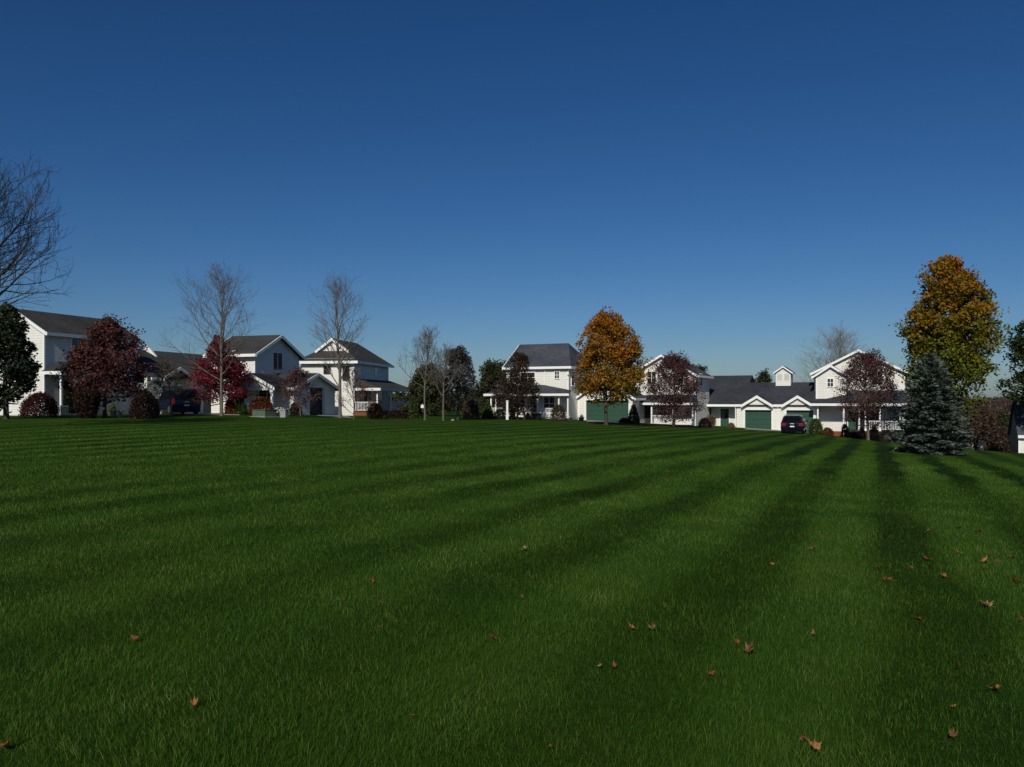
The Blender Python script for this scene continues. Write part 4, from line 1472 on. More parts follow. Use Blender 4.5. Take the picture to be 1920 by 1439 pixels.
# porch with a front pediment
pv = -1.8
ap = h.U(472, pv)
pe = h.U(515, pv)
pb = 2 * ap - pe
pz0, pz1 = h.Z(724, pe, pv), h.Z(699.5, ap, pv)
m = MB()
kk = (pz1 - pz0) / (pe - ap)
m.slab([(pe + .15, pv - .25, pz0 - .15 * kk), (pe + .15, 1.2, pz0 - .15 * kk), (ap, 1.2, pz1), (ap, pv - .25, pz1)], .12)
m.slab([(pb - .15, pv - .25, pz0 - .15 * kk), (ap, pv - .25, pz1), (ap, 1.2, pz1), (pb - .15, 1.2, pz0 - .15 * kk)], .12)
pr = m.build('porch_roof', M['roof_warm'], h.o)
t = MB()
t.bar((pe + .2, pv - .29, pz0 - .2 * kk), (ap, pv - .29, pz1 - .005), .08, .24)
t.bar((pb - .2, pv - .291, pz0 - .2 * kk), (ap, pv - .291, pz1 - .005), .078, .24)
t.box(pb, pe, pv - .12, pv + .1, pz0 - .32, pz0 - .13)
t.build_each('fascia_board', M['trim'], pr)
m = MB(); m.prism([(pb + .1, pz0 - .12), (pe - .1, pz0 - .12), (ap, pz1 - .2)], 'y', pv - .06, pv + .06); m.build('gable_wall', M['siding'], h.o)
for u_ in (pb + .15, pe - .2):
    post(h, u_, pv, 0, pz0 - .32, .18)
m = MB(); m.box(pb, pe, pv, -.005, -.8, .12); m.build('porch_floor', M['concrete'], h.o)
window(h, 'f', h.U(491), .0 + .0, 1.0, .9, 1.2, 2, 2)
door(h, 'f', .9, 0, .12, .95, 2.05, 'dark')
m = MB(); m.box(.03, wl - .3, -.01, -.002, 1.0, 1.01); 
# railing of the shaded porch
m = MB(); m.box(wl - 3.0, wl - .8, pv + .2, pv + .3, -.5, .85); m.build('porch_wall', M['trim'], h.o)

# ================= far left: tall gabled house with a garage wing running back
h = House('white_house', 'tall white house with long garage wing, behind maroon tree at far left', 83, 55, 18)
dep = 8.3
uL = 2 * h.U(31, 0)
ze = h.Z(618)
zr = h.Z(580.5, uL / 2, 0)
gable_walls(h, uL, 0, 0, dep, -.8, ze, zr, 'y')
gable_roof(h, uL, 0, 0, dep, ze, zr, 'y', .4, .2, mat='roof_warm')
m = MB(); corner(m, 0, 0, 1, -1, -.2, ze - .3); m.box(.001, .024, dep - .12, dep, -.2, ze - .3); m.build_each('corner_board', M['trim'], h.o)
v_ = h.Vd(146, 0)
window(h, 'r', 0, v_, h.Z(664, 0, v_), 1.1, 1.05, 2, 2)
window(h, 'r', 0, v_ + 2.9, h.Z(664, 0, v_), 1.1, 1.05, 2, 2)
window(h, 'f', uL / 2, 0, h.Z(670), .9, 1.3, 2, 2)
# porch on the long side
pw, p1 = 1.7, 4.2
pzl = h.Z(697, pw, 0)
pzt = pzl + .75
m = MB()
m.slab([(pw, -.3, pzl), (pw, p1, pzl), (.03, p1, pzt), (.03, 1.1, pzt)], .12)
m.slab([(.03, -.3, pzl + .01), (pw, -.3, pzl), (.03, 1.1, pzt)], .12)
pr = m.build('porch_roof', M['roof_warm'], h.o)
t = MB(); t.bar((pw + .05, -.35, pzl), (pw + .05, p1, pzl), .1, .22); t.bar((.03, -.34, pzl + .02), (pw, -.34, pzl + .02), .08, .22); t.build_each('fascia_board', M['trim'], pr)
post(h, pw - .15, p1 - .2, -.2, pzl - .13); post(h, pw - .15, -.1, -.2, pzl - .13)
m = MB(); m.box(.005, pw, -.2, p1, -.9, .1); m.build('porch_floor', M['concrete'], h.o)
door(h, 'r', 0, 2.6, .1, .95, 2.05, 'dark')
# garage wing
w0, w1 = dep, dep + 12.5
zeW = 2.75
ur, ue = -4.2, 1.3
zrW = h.Z(657, ur, 14)
m = MB()
gs = [(dep + 1.6, dep + 4.4), (dep + 6.4, dep + 9.2)]
piers(m, 'r', w0 + .02, w1, ue - .35, .25, -.9, zeW, [(a, b, 2.15) for a, b in gs])
m.box(uL, ue - .6, w1 - .2, w1, -.9, zeW); m.prism([(ue - .6, zeW), (2 * ur - ue, zeW), (ur, zrW - .1)], 'y', w1 - .2, w1)
m.build('garage_wall', M['siding'], h.o)
m = MB()
m.slab([(ue, w0 + .02, zeW), (ue, w1 + .3, zeW), (ur, w1 + .3, zrW), (ur, w0 + .02, zrW)], .14)
m.slab([(2 * ur - ue, w1 + .3, zeW), (2 * ur - ue, w0 + .02, zeW), (ur, w0 + .02, zrW), (ur, w1 + .3, zrW)], .14)
wr = m.build('garage_roof', M['roof_warm'], h.o)
t = MB()
t.bar((ue + .05, w0 + .03, zeW), (ue + .05, gs[0][0] - .5, zeW), .1, .22); t.bar((ue + .05, gs[0][1] + .4, zeW), (ue + .05, gs[1][0] - .4, zeW), .1, .22); t.bar((ue + .05, gs[1][1] + .4, zeW), (ue + .05, w1 + .3, zeW), .1, .22)
t.bar((ue, w1 + .34, zeW), (ur, w1 + .34, zrW), .08, .26)
t.build_each('fascia_board', M['trim'], wr)
k = (zrW - zeW) / (ue - ur)
for a, b in gs:
    garage_door(h, 'r', a, b, ue - .35, h.ground(ue, (a + b) / 2) - .05, 2.15, 'grey')
    m = MB()
    m.box(ue - .349, ue - .32, a - .16, a, -.4, 2.3); m.box(ue - .349, ue - .32, b, b + .16, -.4, 2.3); m.box(ue - .349, ue - .321, a, b, 2.15, 2.3)
    m.build('garage_trim', M['trim'], h.o)
    a2, b2 = a - .4, b + .4
    c2 = (a2 + b2) / 2
    zp = zeW + .85
    kk = (zp - zeW) / (c2 - a2)
    bk = .85 / k + .3
    m = MB()
    m.slab([(ue + .2, a2, zeW + .06), (ue - .1, a2, zeW + .06), (ue - bk, c2, zp + .06), (ue + .2, c2, zp + .06)][::-1], .1)
    m.slab([(ue + .2, b2, zeW + .06), (ue - .1, b2, zeW + .06), (ue - bk, c2, zp + .06), (ue + .2, c2, zp + .06)], .1)
    m.build('gable_roof', M['roof_warm'], wr)
    t = MB(); t.bar((ue + .24, a2 - .05, zeW + .03), (ue + .24, c2, zp + .05), .08, .24); t.bar((ue + .241, b2 + .05, zeW + .03), (ue + .241, c2, zp + .05), .078, .24)
    t.build_each('rake_board', M['trim'], wr)
    m = MB(); m.prism([(a2 + .1, zeW + .002), (b2 - .1, zeW + .002), (c2, zp - .1)], 'x', ue - .5, ue - .36); m.build('gable_wall', M['siding'], h.o)
# vent gablet on the wing's ridge
uc, vc = ur + .4, h.Vd(277.5, ur + .4)
zz = zrW - .75
m = MB(); m.prism([(uc - 1.0, zz), (uc + 1.0, zz), (uc, zz + 1.05)], 'y', vc, vc + .2); m.build('gable_wall', M['siding'], h.o)
t = MB(); t.bar((uc - 1.15, vc - .06, zz - .08), (uc, vc - .06, zz + 1.1), .1, .18); t.bar((uc + 1.15, vc - .061, zz - .08), (uc, vc - .061, zz + 1.1), .098, .18); t.build_each('rake_board', M['trim'], wr)
H_left = h

# ================= shed end at the right edge of the picture
h = House('white_shed', 'white outbuilding with steep slate blue gable end, cut off by right edge', 1910, 62, 20, 'shed')
ze, dep, wd = h.Z(809), 3.0, 5.0
zr = h.Z(753.5, 0, dep / 2)
m = MB(); m.box(.12, wd, 0, .12, -1.2, ze); m.box(.12, wd, dep - .12, dep, -1.2, ze); m.box(wd - .12, wd, .12, dep - .12, -1.2, ze)
m.build('wall', M['siding'], h.o)
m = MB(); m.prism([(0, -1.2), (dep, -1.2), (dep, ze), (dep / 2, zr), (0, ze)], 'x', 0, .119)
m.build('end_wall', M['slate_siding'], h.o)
rf = gable_roof(h, 0, wd, 0, dep, ze, zr, 'x', .22, .12, mat='shed_roof', trim=False)
k = (zr - ze) / (dep / 2)
m = MB(); m.bar((-.1, -.27, ze - .22 * k + .04), (wd + .1, -.27, ze - .22 * k + .04), .09, .22); m.build('fascia_board', M['trim'], rf)
m = MB(); m.box(-.02, .12, -.024, -.001, -1.0, ze - .4); m.build('corner_board', M['trim'], h.o)
# ------------------------------------------------------------------ trees, left to right
def low_round(f):
    return 0.56 * (1 - f) ** 0.55 + 0.07

def oval(a, b, p=.8):
    return lambda f: a * math.sin(math.pi * min(1, b + (0.98 - b) * f)) ** p + .06

bare_tree('bare_tree', 'large bare tree reaching in from the left edge above dark pine', -85, 34, 225, -240, 76, 11, 'bark_dark', .20, 30, .36, lambda f: .46 * (1 - f) ** .4 + .10, (70, 14), 9, 5, 2, .10, twig='bark_dark', wob=.06)
leafy_tree('pine_tree', 'dark green pine at the left edge beside the tall white house', 12, 46, 566, -58, 80, 12, 'pine', 'bark_dark', .16, 46, .07, lambda f: .46 * (1 - f) ** .6 + .06, (95, 40), 9, 4, 18, .20, .15, .02, env=[(564, 6, 20), (600, -14, 42), (650, -36, 60), (690, -50, 74), (725, -55, 72), (745, -50, 48), (766, -40, 26)], fill=170)
leafy_tree('crabapple_tree', 'broad maroon leaved tree in front of the tall white house', 196, 50, 596, 113, 283, 13, 'crab', 'bark_dark', .13, 44, .15, lambda f: .52 * (1 - f * .62), (92, 14), 9, 4, 16, .16, .14, .03, env=[(594, 190, 232), (610, 170, 258), (640, 146, 284), (680, 120, 284), (710, 108, 288), (735, 124, 276), (752, 146, 244)], fill=260)
bare_tree('bare_tree', 'bare tree rising in front of the crimson leaved tree', 415, 56, 494, 316, 484, 14, 'bark', .115, 24, .26, oval(.36, .34, .7), (56, 10), 8, 4, 2, .11, rmin=.0065)
leafy_tree('maple_tree', 'crimson leaved tree behind the bare tree', 414, 60, 634, 348, 482, 15, 'crimson', 'bark_dark', .09, 36, .16, lambda f: .60 * (1 - f) ** 1.1 + .07, (95, 18), 8, 4, 16, .16, .13, .02, env=[(636, 400, 430), (660, 385, 452), (690, 362, 473), (715, 350, 481), (740, 356, 472), (754, 375, 452)], fill=300)
bare_tree('bare_tree', 'bare tree in front of the hipped white house', 638, 60, 508, 572, 692, 16, 'bark', .135, 20, .22, oval(.36, .36, .7), (50, 8), 8, 4, 2, .11, rmin=.0065)
leafy_tree('ornamental_tree', 'small dark red tree in front of the porch wing, left of bare tree', 564, 58, 690, 526, 600, 17, 'crab_purple', 'bark', .05, 22, .30, lambda f: .46 * (1 - f * .5), (85, 20), 6, 3, 7, .11, .09, .03)
bare_tree('ornamental_tree', 'slim bare sapling with a few red leaves by the brick porch', 663, 58, 690, 630, 705, 18, 'bark', .045, 16, .12, lambda f: .5 * (1 - f * .5), (50, 16), 6, 3, 1, .08, leaves=('redtwig', 5, .12, .09, lambda q: np.where((q[:, 0] > .04) & (q[:, 2] < .68), .9, .08)))
bare_tree('bare_tree', 'slender bare tree left of its shorter bare neighbour near centre', 797, 62, 610, 750, 838, 19, 'bark', .085, 22, .36, lambda f: .44 * (1 - f) ** .45 + .06, (56, 12), 7, 4, 1, .08, rmin=.0085)
bare_tree('bare_tree', 'shorter bare tree in front of the dark conifers near centre', 831, 62, 643, 793, 874, 20, 'bark', .085, 20, .36, lambda f: .42 * (1 - f) ** .5 + .06, (60, 14), 7, 4, 1, .08, rmin=.0085)
leafy_tree('conifer_tree', 'dark slate purple tree just right of the two bare trees', 858, 66, 650, 812, 904, 21, 'slate_conifer', 'bark_dark', .12, 40, .16, lambda f: .46 * (1 - f) ** .5 + .10, (80, 16), 8, 4, 10, .15, .10, .11, env=[(650, 846, 872), (680, 826, 892), (720, 814, 904), (760, 824, 896), (778, 840, 880)], fill=60)
leafy_tree('conifer_tree', 'dark green conifer behind the slender bare tree', 800, 78, 688, 756, 846, 22, 'olive_conifer', 'bark_dark', .12, 32, .06, lambda f: .42 * (1 - f * .6), (90, 40), 7, 4, 14, .22, .17, .02)
leafy_tree('conifer_tree', 'wide olive conifer at the left end of the centre house', 925, 92, 682, 890, 988, 23, 'olive_conifer', 'bark_dark', .14, 32, .05, lambda f: .42 * (1 - f * .6), (90, 40), 7, 4, 14, .24, .2, .02)
leafy_tree('crabapple_tree', 'dull bronze tree in front of the centre house porch', 970, 75, 662, 908, 1022, 24, 'brownish', 'bark_dark', .11, 40, .10, lambda f: .58 * (1 - f) ** .7 + .07, (92, 20), 8, 4, 11, .15, .13, .03, env=[(662, 958, 986), (700, 934, 1002), (730, 914, 1020), (755, 914, 1012), (778, 934, 1000)], fill=240)
leafy_tree('maple_tree', 'orange maple with short forked trunk in front of green garage door', 1137, 68, 580, 1074, 1221, 25, 'orange', 'bark_dark', .16, 46, .19, lambda f: .50 * (1 - f) ** .8 + .07, (92, 18), 9, 4, 19, .20, .19, .03, env=[(580, 1128, 1150), (594, 1106, 1168), (616, 1092, 1184), (642, 1080, 1202), (668, 1074, 1216), (690, 1070, 1226), (715, 1070, 1224), (735, 1082, 1212), (752, 1098, 1188), (762, 1114, 1162)], fill=520)
leafy_tree('crabapple_tree', 'dark purple tree between the orange maple and the garage wing', 1263, 74, 664, 1204, 1330, 26, 'crab_purple', 'bark_dark', .10, 40, .17, lambda f: .60 * (1 - f) ** .65 + .07, (90, 16), 8, 4, 14, .14, .12, .045, env=[(664, 1238, 1286), (690, 1220, 1306), (715, 1209, 1322), (745, 1205, 1329), (768, 1210, 1322), (790, 1228, 1302)], fill=330)
leafy_tree('crabapple_tree', 'dark maroon tree left of the blue spruce', 1628, 70, 660, 1560, 1697, 27, 'crab_purple', 'bark', .12, 40, .20, lambda f: .60 * (1 - f) ** .65 + .07, (90, 16), 8, 4, 14, .14, .12, .045, env=[(660, 1598, 1652), (690, 1578, 1678), (720, 1564, 1694), (750, 1564, 1697), (778, 1570, 1690), (802, 1592, 1668)], fill=330)
leafy_tree('maple_tree', 'tallest maple, orange on top and green below, behind blue spruce', 1782, 57, 486, 1688, 1882, 28, 'maple_gold', 'bark_dark', .22, 54, .12, oval(.36, .34, .7), (88, 20), 10, 5, 17, .22, .21, .03, env=[(486, 1752, 1804), (500, 1728, 1822), (518, 1720, 1832), (540, 1722, 1840), (548, 1722, 1856), (565, 1714, 1856), (590, 1699, 1870), (620, 1691, 1878), (650, 1690, 1870), (676, 1692, 1854), (684, 1692, 1862), (694, 1692, 1880), (708, 1692, 1856), (730, 1700, 1842), (770, 1710, 1838), (792, 1730, 1820)], fill=850)
spruce('spruce_tree', 'blue spruce standing alone on the lawn at right', 1745, 44, 664, 1672, 1817, 29, 'blue_spruce', size=.30, shape=.72)
leafy_tree('maple_tree', 'green maple cut off by the right edge above the outbuilding', 1960, 60, 585, 1876, 2050, 30, 'maple_green', 'bark_dark', .18, 34, .20, oval(.40, .3, .8), (85, 24), 9, 4, 15, .24, .19, .03, env=[(588, 1938, 1988), (610, 1912, 2010), (640, 1890, 2030), (668, 1886, 2036), (690, 1898, 2040), (720, 1883, 2040), (745, 1892, 2030), (762, 1920, 2000)], fill=300)
bare_tree('poplar_tree', 'pale bare tree rising behind the tall right gable', 1563, 118, 604, 1492, 1636, 31, 'bark_pale', .22, 34, .15, lambda f: .42 * (1 - f) ** .35 + .1, (44, 12), 8, 4, 2, .10, rmin=.012, twig='bark_pale')
leafy_tree('conifer_tree', 'dark bushy evergreen tip behind the low ridge left of cupola', 1428, 105, 699, 1411, 1446, 32, 'olive_conifer', 'bark_dark', .10, 24, .1, lambda f: .3 * (1 - f * .35), (80, 40), 6, 3, 18, .25, .22, .03)
leafy_tree('conifer_tree', 'dark evergreen tip peeping over the roof valley right of purple tree', 1314, 108, 690, 1296, 1332, 33, 'olive_conifer', 'bark_dark', .10, 24, .1, lambda f: .3 * (1 - f * .35), (80, 40), 6, 3, 18, .25, .22, .03)
bare_tree('ornamental_tree', 'small pale twiggy tree in front of the dark minivan', 322, 55, 672, 280, 368, 34, 'twig_tan', .045, 20, .25, lambda f: .46 * (1 - f * .4), (70, 20), 7, 4, 2, .05, leaves=('brownish', 3, .10, .07, .5), twig='twig_tan')

# ------------------------------------------------------------------ shrubs
shrub('shrub', 'low rounded dark red barberry in front of the tall white house', 44, 108, 738, 51, 'barberry', 41, n=2600, size=.10)
shrub('shrub', 'dark clipped bush under the broad maroon tree', 135, 192, 733, 48, 'dark_bush', 42, 'vase', n=2600, size=.10)
shrub('shrub', 'round dark brown bush left of the minivan', 246, 296, 734, 49, 'dark_bush', 43, n=2400, size=.10)
shrub('shrub', 'dark upright yew at the porch of the tall white house', 113, 138, 708, 56, 'yew', 44, 'cone', n=1800, size=.10)
shrub('shrub', 'pale green clump behind stone bench', 205, 216, 757, 56, 'pale_green', 45, n=300, size=.08)
shrub('shrub', 'rust coloured bush just right of the bare tree trunk', 422, 442, 750, 60, 'rust', 46, n=1200, size=.09)
shrub('shrub', 'narrow green arborvitae between two rust bushes', 440, 462, 738, 60, 'arbor', 47, 'cone', n=1500, size=.09)
shrub('shrub', 'wide rust hedge under the white porch pediment', 466, 515, 746, 59, 'rust', 48, n=2600, size=.09, depth=.6)
shrub('shrub', 'dark green rounded bush beside the garage end', 543, 566, 757, 60, 'yew', 49, n=1000, size=.09)
shrub('shrub', 'brown clipped bush right of the brick porch base', 689, 717, 757, 62, 'dark_olive', 50, 'bullet', n=1600, size=.09)
shrub('shrub', 'narrow green arborvitae at the right end of the side porch', 766, 784, 740, 66, 'arbor', 51, 'cone', n=1400, size=.10)
shrub('shrub', 'low brown hedge along the shaded side porch', 722, 766, 771, 64, 'dark_bush', 52, n=1200, size=.09, depth=.5)
shrub('shrub', 'twiggy brown shrub under the dark slate tree', 868, 898, 748, 72, 'scrub', 53, n=1200, size=.12)
shrub('shrub', 'tall green clipped cone left of white lantern post', 903, 927, 752, 74, 'arbor', 54, 'cone', n=1700, size=.09)
shrub('shrub', 'low leafy bush between green cone and lantern post', 926, 948, 768, 74, 'yew', 55, n=800, size=.09)
shrub('shrub', 'pale grassy plant right of the lantern post', 954, 968, 760, 75, 'pale_green', 56, 'vase', n=420, size=.13)
shrub('shrub', 'russet leafless bush on the porch front of the centre house', 1032, 1062, 760, 77, 'scrub', 57, n=1100, size=.10)
shrub('shrub', 'small rust plant at the porch steps of the centre house', 984, 996, 773, 76, 'rust', 58, 'cone', n=500, size=.08)
shrub('shrub', 'green clipped cone right of the wide green garage door', 1175, 1200, 757, 78, 'arbor', 59, 'cone', n=1900, size=.09)
shrub('shrub', 'low dark hedge left of the green cone', 1161, 1180, 785, 77, 'yew', 60, n=700, size=.09, depth=.6)
shrub('shrub', 'dark low bush at the left of the recessed entry', 1310, 1334, 785, 80, 'dark_bush', 61, n=1100, size=.09)
shrub('shrub', 'straw coloured grass clump by the recessed entry', 1324, 1344, 781, 80, 'straw', 62, 'vase', n=900, size=.11)
shrub('shrub', 'small dry plant right of the green entry door', 1364, 1378, 794, 81, 'straw', 63, n=500, size=.08)
shrub('shrub', 'egg shaped green bush right of the parked dark car', 1518, 1541, 786, 78, 'arbor', 64, 'bullet', n=2200, size=.08)
shrub('shrub', 'low round red bush beside the egg shaped green one', 1541, 1562, 803, 78, 'rust', 65, n=900, size=.08)
shrub('shrub', 'dark low bush at the left of the green front door', 1577, 1592, 796, 79, 'yew', 66, n=800, size=.09)
shrub('shrub', 'black green round yew right of the maroon tree trunk', 1630, 1648, 799, 78, 'yew', 67, n=1000, size=.09)
shrub('shrub', 'wide dark red hedge in front of the white railing', 1644, 1692, 806, 76.5, 'dark_bush', 68, n=1100, size=.09, depth=.6)
shrub('shrub', 'reddish flowering bush at the foot of the maroon tree', 1606, 1624, 803, 77, 'barberry', 69, n=600, size=.08)

shrub('shrub', 'low dark red plants under the green front door', 1588, 1614, 811, 76.5, 'dark_bush', 70, n=900, size=.09, depth=.5)

# brown scrub beyond the lawn at the right
R = random.Random(7)
for i, (xl, xr, yt, D, lab) in enumerate([
        (1802, 1842, 774, 88, 'grey brown thicket left of the pale pillar'),
        (1826, 1868, 766, 105, 'tall brown bare thicket in the middle of the hollow'),
        (1840, 1880, 782, 84, 'rusty brown bush right of the pale pillar'),
        (1862, 1902, 772, 92, 'dark green brown bush beside outbuilding roof'),
        (1850, 1896, 802, 76, 'low reddish scrub at lawn edge left of outbuilding')]):
    shrub('thicket', lab, xl, xr, yt, D, 'scrub' if i != 3 else 'olive_conifer', 80 + i, 'dome', n=3600, size=.20, group='scrub beyond the lawn', rough=.16)
# ------------------------------------------------------------------ drives
def px_sheet(name, quad, mat, lift=.03):
    pts = []
    for px, D in quad:
        x = (px - CX) / F * D
        pts.append((x, D))
    return sheet(name, pts, M[mat], lift)

px_sheet('base_shadow', [(906, 77), (1068, 77.5), (1066, 82), (908, 82)], 'dark_brown', .035)  # dark sheets laid along the house fronts as painted base shadow
px_sheet('base_shadow', [(1536, 75.5), (1696, 72.5), (1700, 78), (1536, 80)], 'dark_brown', .035)
px_sheet('base_shadow', [(1204, 78.5), (1300, 79), (1300, 84), (1204, 84)], 'dark_brown', .035)
px_sheet('base_shadow', [(466, 58.5), (560, 59), (556, 63), (468, 62.5)], 'dark_brown', .035)
px_sheet('driveway', [(1100, 76), (1180, 76), (1186, 86), (1100, 86)], 'concrete')
px_sheet('driveway', [(1397, 79.5), (1527, 78.5), (1526, 85), (1398, 86.5)], 'concrete')
px_sheet('driveway', [(345, 57), (450, 57), (440, 70), (330, 66)], 'concrete')
px_sheet('driveway', [(600, 61), (662, 60), (640, 73), (585, 71)], 'concrete')

# ------------------------------------------------------------------ vehicles
def wheel(t, x, y, r, w_=.22):
    m = MB(); m.cyl((y, r), r, r, x - w_ / 2, x + w_ / 2, 20, 'x')
    ty = m.build('wheel', M['rubber'], t, .02)
    m = MB(); m.cyl((y, r), r * .62, r * .62, x - w_ / 2 - .012, x + w_ / 2 + .012, 16, 'x')
    m.build('rim', M['metal'], ty)

def hull(m, rings):
    """closed loft of 4-cornered rings (x half width, y, z corner lists)"""
    n = len(rings[0])
    vs = [p for r in rings for p in r]
    fs = [tuple(range(n))[::-1], tuple(range((len(rings) - 1) * n, len(rings) * n))]
    for i in range(len(rings) - 1):
        for j in range(n):
            fs.append((i * n + j, i * n + (j + 1) % n, (i + 1) * n + (j + 1) % n, (i + 1) * n + j))
    m.add(vs, fs)

def car(name, label, cat, px, D, deg, paint, L=4.7, W=1.85, H=1.72, belt=1.02, tail=0.25, nose=1.15, van=False, roof_rack=True):
    """rear end towards -y; body with arches, cabin, panes, lamps, wheels"""
    x, y, z = at(px, D)
    t = thing(name, label, cat, (x, y, z + .03), -math.radians(deg))
    r = .34
    yb, yf = -L / 2, L / 2
    wr, wf = yb + .85, yf - .9
    def arc(c, rr, n=9):
        return [(c + rr * math.cos(math.pi - math.pi * i / (n - 1)), r + rr * math.sin(math.pi * i / (n - 1)) * .98) for i in range(n)]
    low = .26
    prof = [(yb + .06, low + .05)] + [(p[0], max(low, p[1])) for p in arc(wr, r + .07)] + [(p[0], max(low, p[1])) for p in arc(wf, r + .07)] + \
           [(yf - .08, low + .02), (yf, .52), (yf - .05, .72), (yf - nose * .75, belt - .06), (yf - nose, belt), (yb + .05, belt), (yb, belt - .15), (yb - .02, .58)]
    m = MB()
    m.prism(prof, 'x', -W / 2, W / 2)
    body = m.build('body', M[paint], t, .045)
    cb, cf = yb + .06, yf - nose - .02
    rb, rf_ = yb + tail, yf - nose - (.75 if not van else .85)
    w0, w1 = W / 2 - .05, W / 2 - .22
    m = MB()
    z0, z1 = belt - .01, H
    hull(m, [[(-w0, cb, z0), (w0, cb, z0), (w0, cf, z0), (-w0, cf, z0)], [(-w1, rb, z1 - .06), (w1, rb, z1 - .06), (w1, rf_, z1 - .05), (-w1, rf_, z1 - .05)],
             [(-w1 + .12, rb + .12, z1), (w1 - .12, rb + .12, z1), (w1 - .12, rf_ - .15, z1), (-w1 + .12, rf_ - .15, z1)]])
    m.build('cabin', M[paint], t, .03)
    def lerp(a, b, f):
        return tuple(a[i] + (b[i] - a[i]) * f for i in range(3))
    def pane(name, A, B, Cc, Dd, out, mg=(.08, .08, .10, .12)):
        # A,B bottom corners, Cc,Dd top corners (B->Cc): inset and pushed out a little
        l, r_, bt, tp = mg
        q = []
        for fu, fv in ((l, bt), (1 - r_, bt), (1 - r_, 1 - tp), (l, 1 - tp)):
            p = lerp(lerp(A, B, fu), lerp(Dd, Cc, fu), fv)
            q.append(tuple(p[i] + out[i] for i in range(3)))
        q2 = [tuple(p[i] - out[i] * 1.6 for i in range(3)) for p in q]
        mm = MB(); mm.add(q + q2, [(0, 1, 2, 3), (7, 6, 5, 4), (0, 4, 5, 1), (1, 5, 6, 2), (2, 6, 7, 3), (3, 7, 4, 0)])
        mm.build(name, M['car_glass'], t)
    zt = z1 - .06
    pane('rear_window', (-w0, cb, z0), (w0, cb, z0), (w1, rb, zt), (-w1, rb, zt), (0, -.02, .006))
    pane('windscreen', (w0, cf, z0), (-w0, cf, z0), (-w1, rf_, zt), (w1, rf_, zt), (0, .015, .012))
    for s in (-1, 1):
        k = 3
        for i in range(k):
            f0, f1 = i / k, (i + 1) / k
            A, B = lerp((s * w0, cb, z0), (s * w0, cf, z0), f0), lerp((s * w0, cb, z0), (s * w0, cf, z0), f1)
            D_, C_ = lerp((s * w1, rb, zt), (s * w1, rf_, zt), f0), lerp((s * w1, rb, zt), (s * w1, rf_, zt), f1)
            pane('side_window', A, B, C_, D_, (s * .015, 0, .004), (.06, .06, .1, .12))
        m = MB(); m.box(s * (W / 2 - .44), s * (W / 2 - .03), yb - .035, yb + .12, belt - .34, belt - .10) if not van else m.box(s * (W / 2 - .2), s * (W / 2 + .004), yb - .03, yb + .1, belt - .3, belt + .15)
        m.build('tail_light', M['red_lens'], t, .02)
        m = MB(); m.box(s * (W / 2 - .4), s * (W / 2 - .04), yf - .16, yf - .01, .56, .70); m.build('headlight', M['metal'], t, .02)
        m = MB(); m.box(s * (W / 2), s * (W / 2 + .17), cf - .35, cf - .22, belt - .02, belt + .13); m.build('mirror', M[paint], t, .03)
        wheel(t, s * (W / 2 - .11), wr, r); wheel(t, s * (W / 2 - .11), wf, r)
        if roof_rack:
            m = MB(); m.bar((s * (w1 - .06), rb + .2, z1 + .07), (s * (w1 - .06), rf_ - .2, z1 + .07), .04, .03)
            m.box(s * (w1 - .08), s * (w1 - .04), rb + .2, rb + .26, z1 - .03, z1 + .045); m.box(s * (w1 - .08), s * (w1 - .04), rf_ - .26, rf_ - .2, z1 - .03, z1 + .045)
            m.build('roof_rail', M['metal'], t)
    if roof_rack:
        m = MB(); m.bar((-w1 + .1, rb + .5, z1 + .1), (w1 - .1, rb + .5, z1 + .1), .06, .03); m.build('roof_bar', M['metal'], t)
    m = MB(); m.box(-W / 2 + .04, W / 2 - .04, yb - .07, yb + .05, .16, .56); m.build('bumper', M[paint], t, .03)
    m = MB(); m.box(-.18, .18, yb - .04, yb - .018, .60, .70); m.build('number_plate', M['trim'], t)
    m = MB(); m.box(-.16, .16, yb - .035, yb - .005, .84, .92); m.build('chrome_strip', M['metal'], t, .01)
    return t

car('parked_car', 'dark blue black car with red tail lights in front of right garage door', 'car', 1489, 75.5, 23, 'black_car', 4.6, 1.95, 1.60)
car('minivan', 'dark navy minivan parked left of the crimson tree', 'van', 331, 60, -38, 'navy', 4.9, 1.95, 1.78, 1.0, .18, 1.0, True, False)

# ------------------------------------------------------------------ small things
def ground_thing(name, label, cat, px, D, deg=0):
    x, y, z = at(px, D)
    return thing(name, label, cat, (x, y, z), -math.radians(deg))

# transformer box
t = ground_thing('transformer_box', 'green transformer box on the lawn left of grey pedestal', 'utility box', 496, 56, 28)
w_, d_, hh = 1.15, 1.1, 1550 and (56 * (782 - 770.0) / F) + .06
m = MB(); m.prism([(-d_ / 2, 0), (d_ / 2, 0), (d_ / 2, hh), (-d_ / 2 + .1, hh), (-d_ / 2, hh - .08)], 'x', -w_ / 2, w_ / 2); m.build('cabinet', M['box_green'], t, .02)
m = MB(); m.box(-w_ / 2 - .03, w_ / 2 + .03, -d_ / 2 - .03, d_ / 2 + .03, hh - .0, hh + .03); m.build('lid', M['box_green'], t)
m = MB(); m.box(-w_ / 2 - .12, w_ / 2 + .12, -d_ / 2 - .12, d_ / 2 + .12, -.15, .05); m.build('pad', M['concrete'], t)
t = ground_thing('utility_pedestal', 'pale grey utility pedestal right of the green box', 'utility box', 533, 56, 20)
m = MB(); m.box(-.22, .22, -.2, .2, 0, .52); m.build('cabinet', M['box_grey'], t, .02)
m = MB(); m.box(-.26, .26, -.24, .24, .505, .57); m.build('lid', M['box_grey'], t, .015)
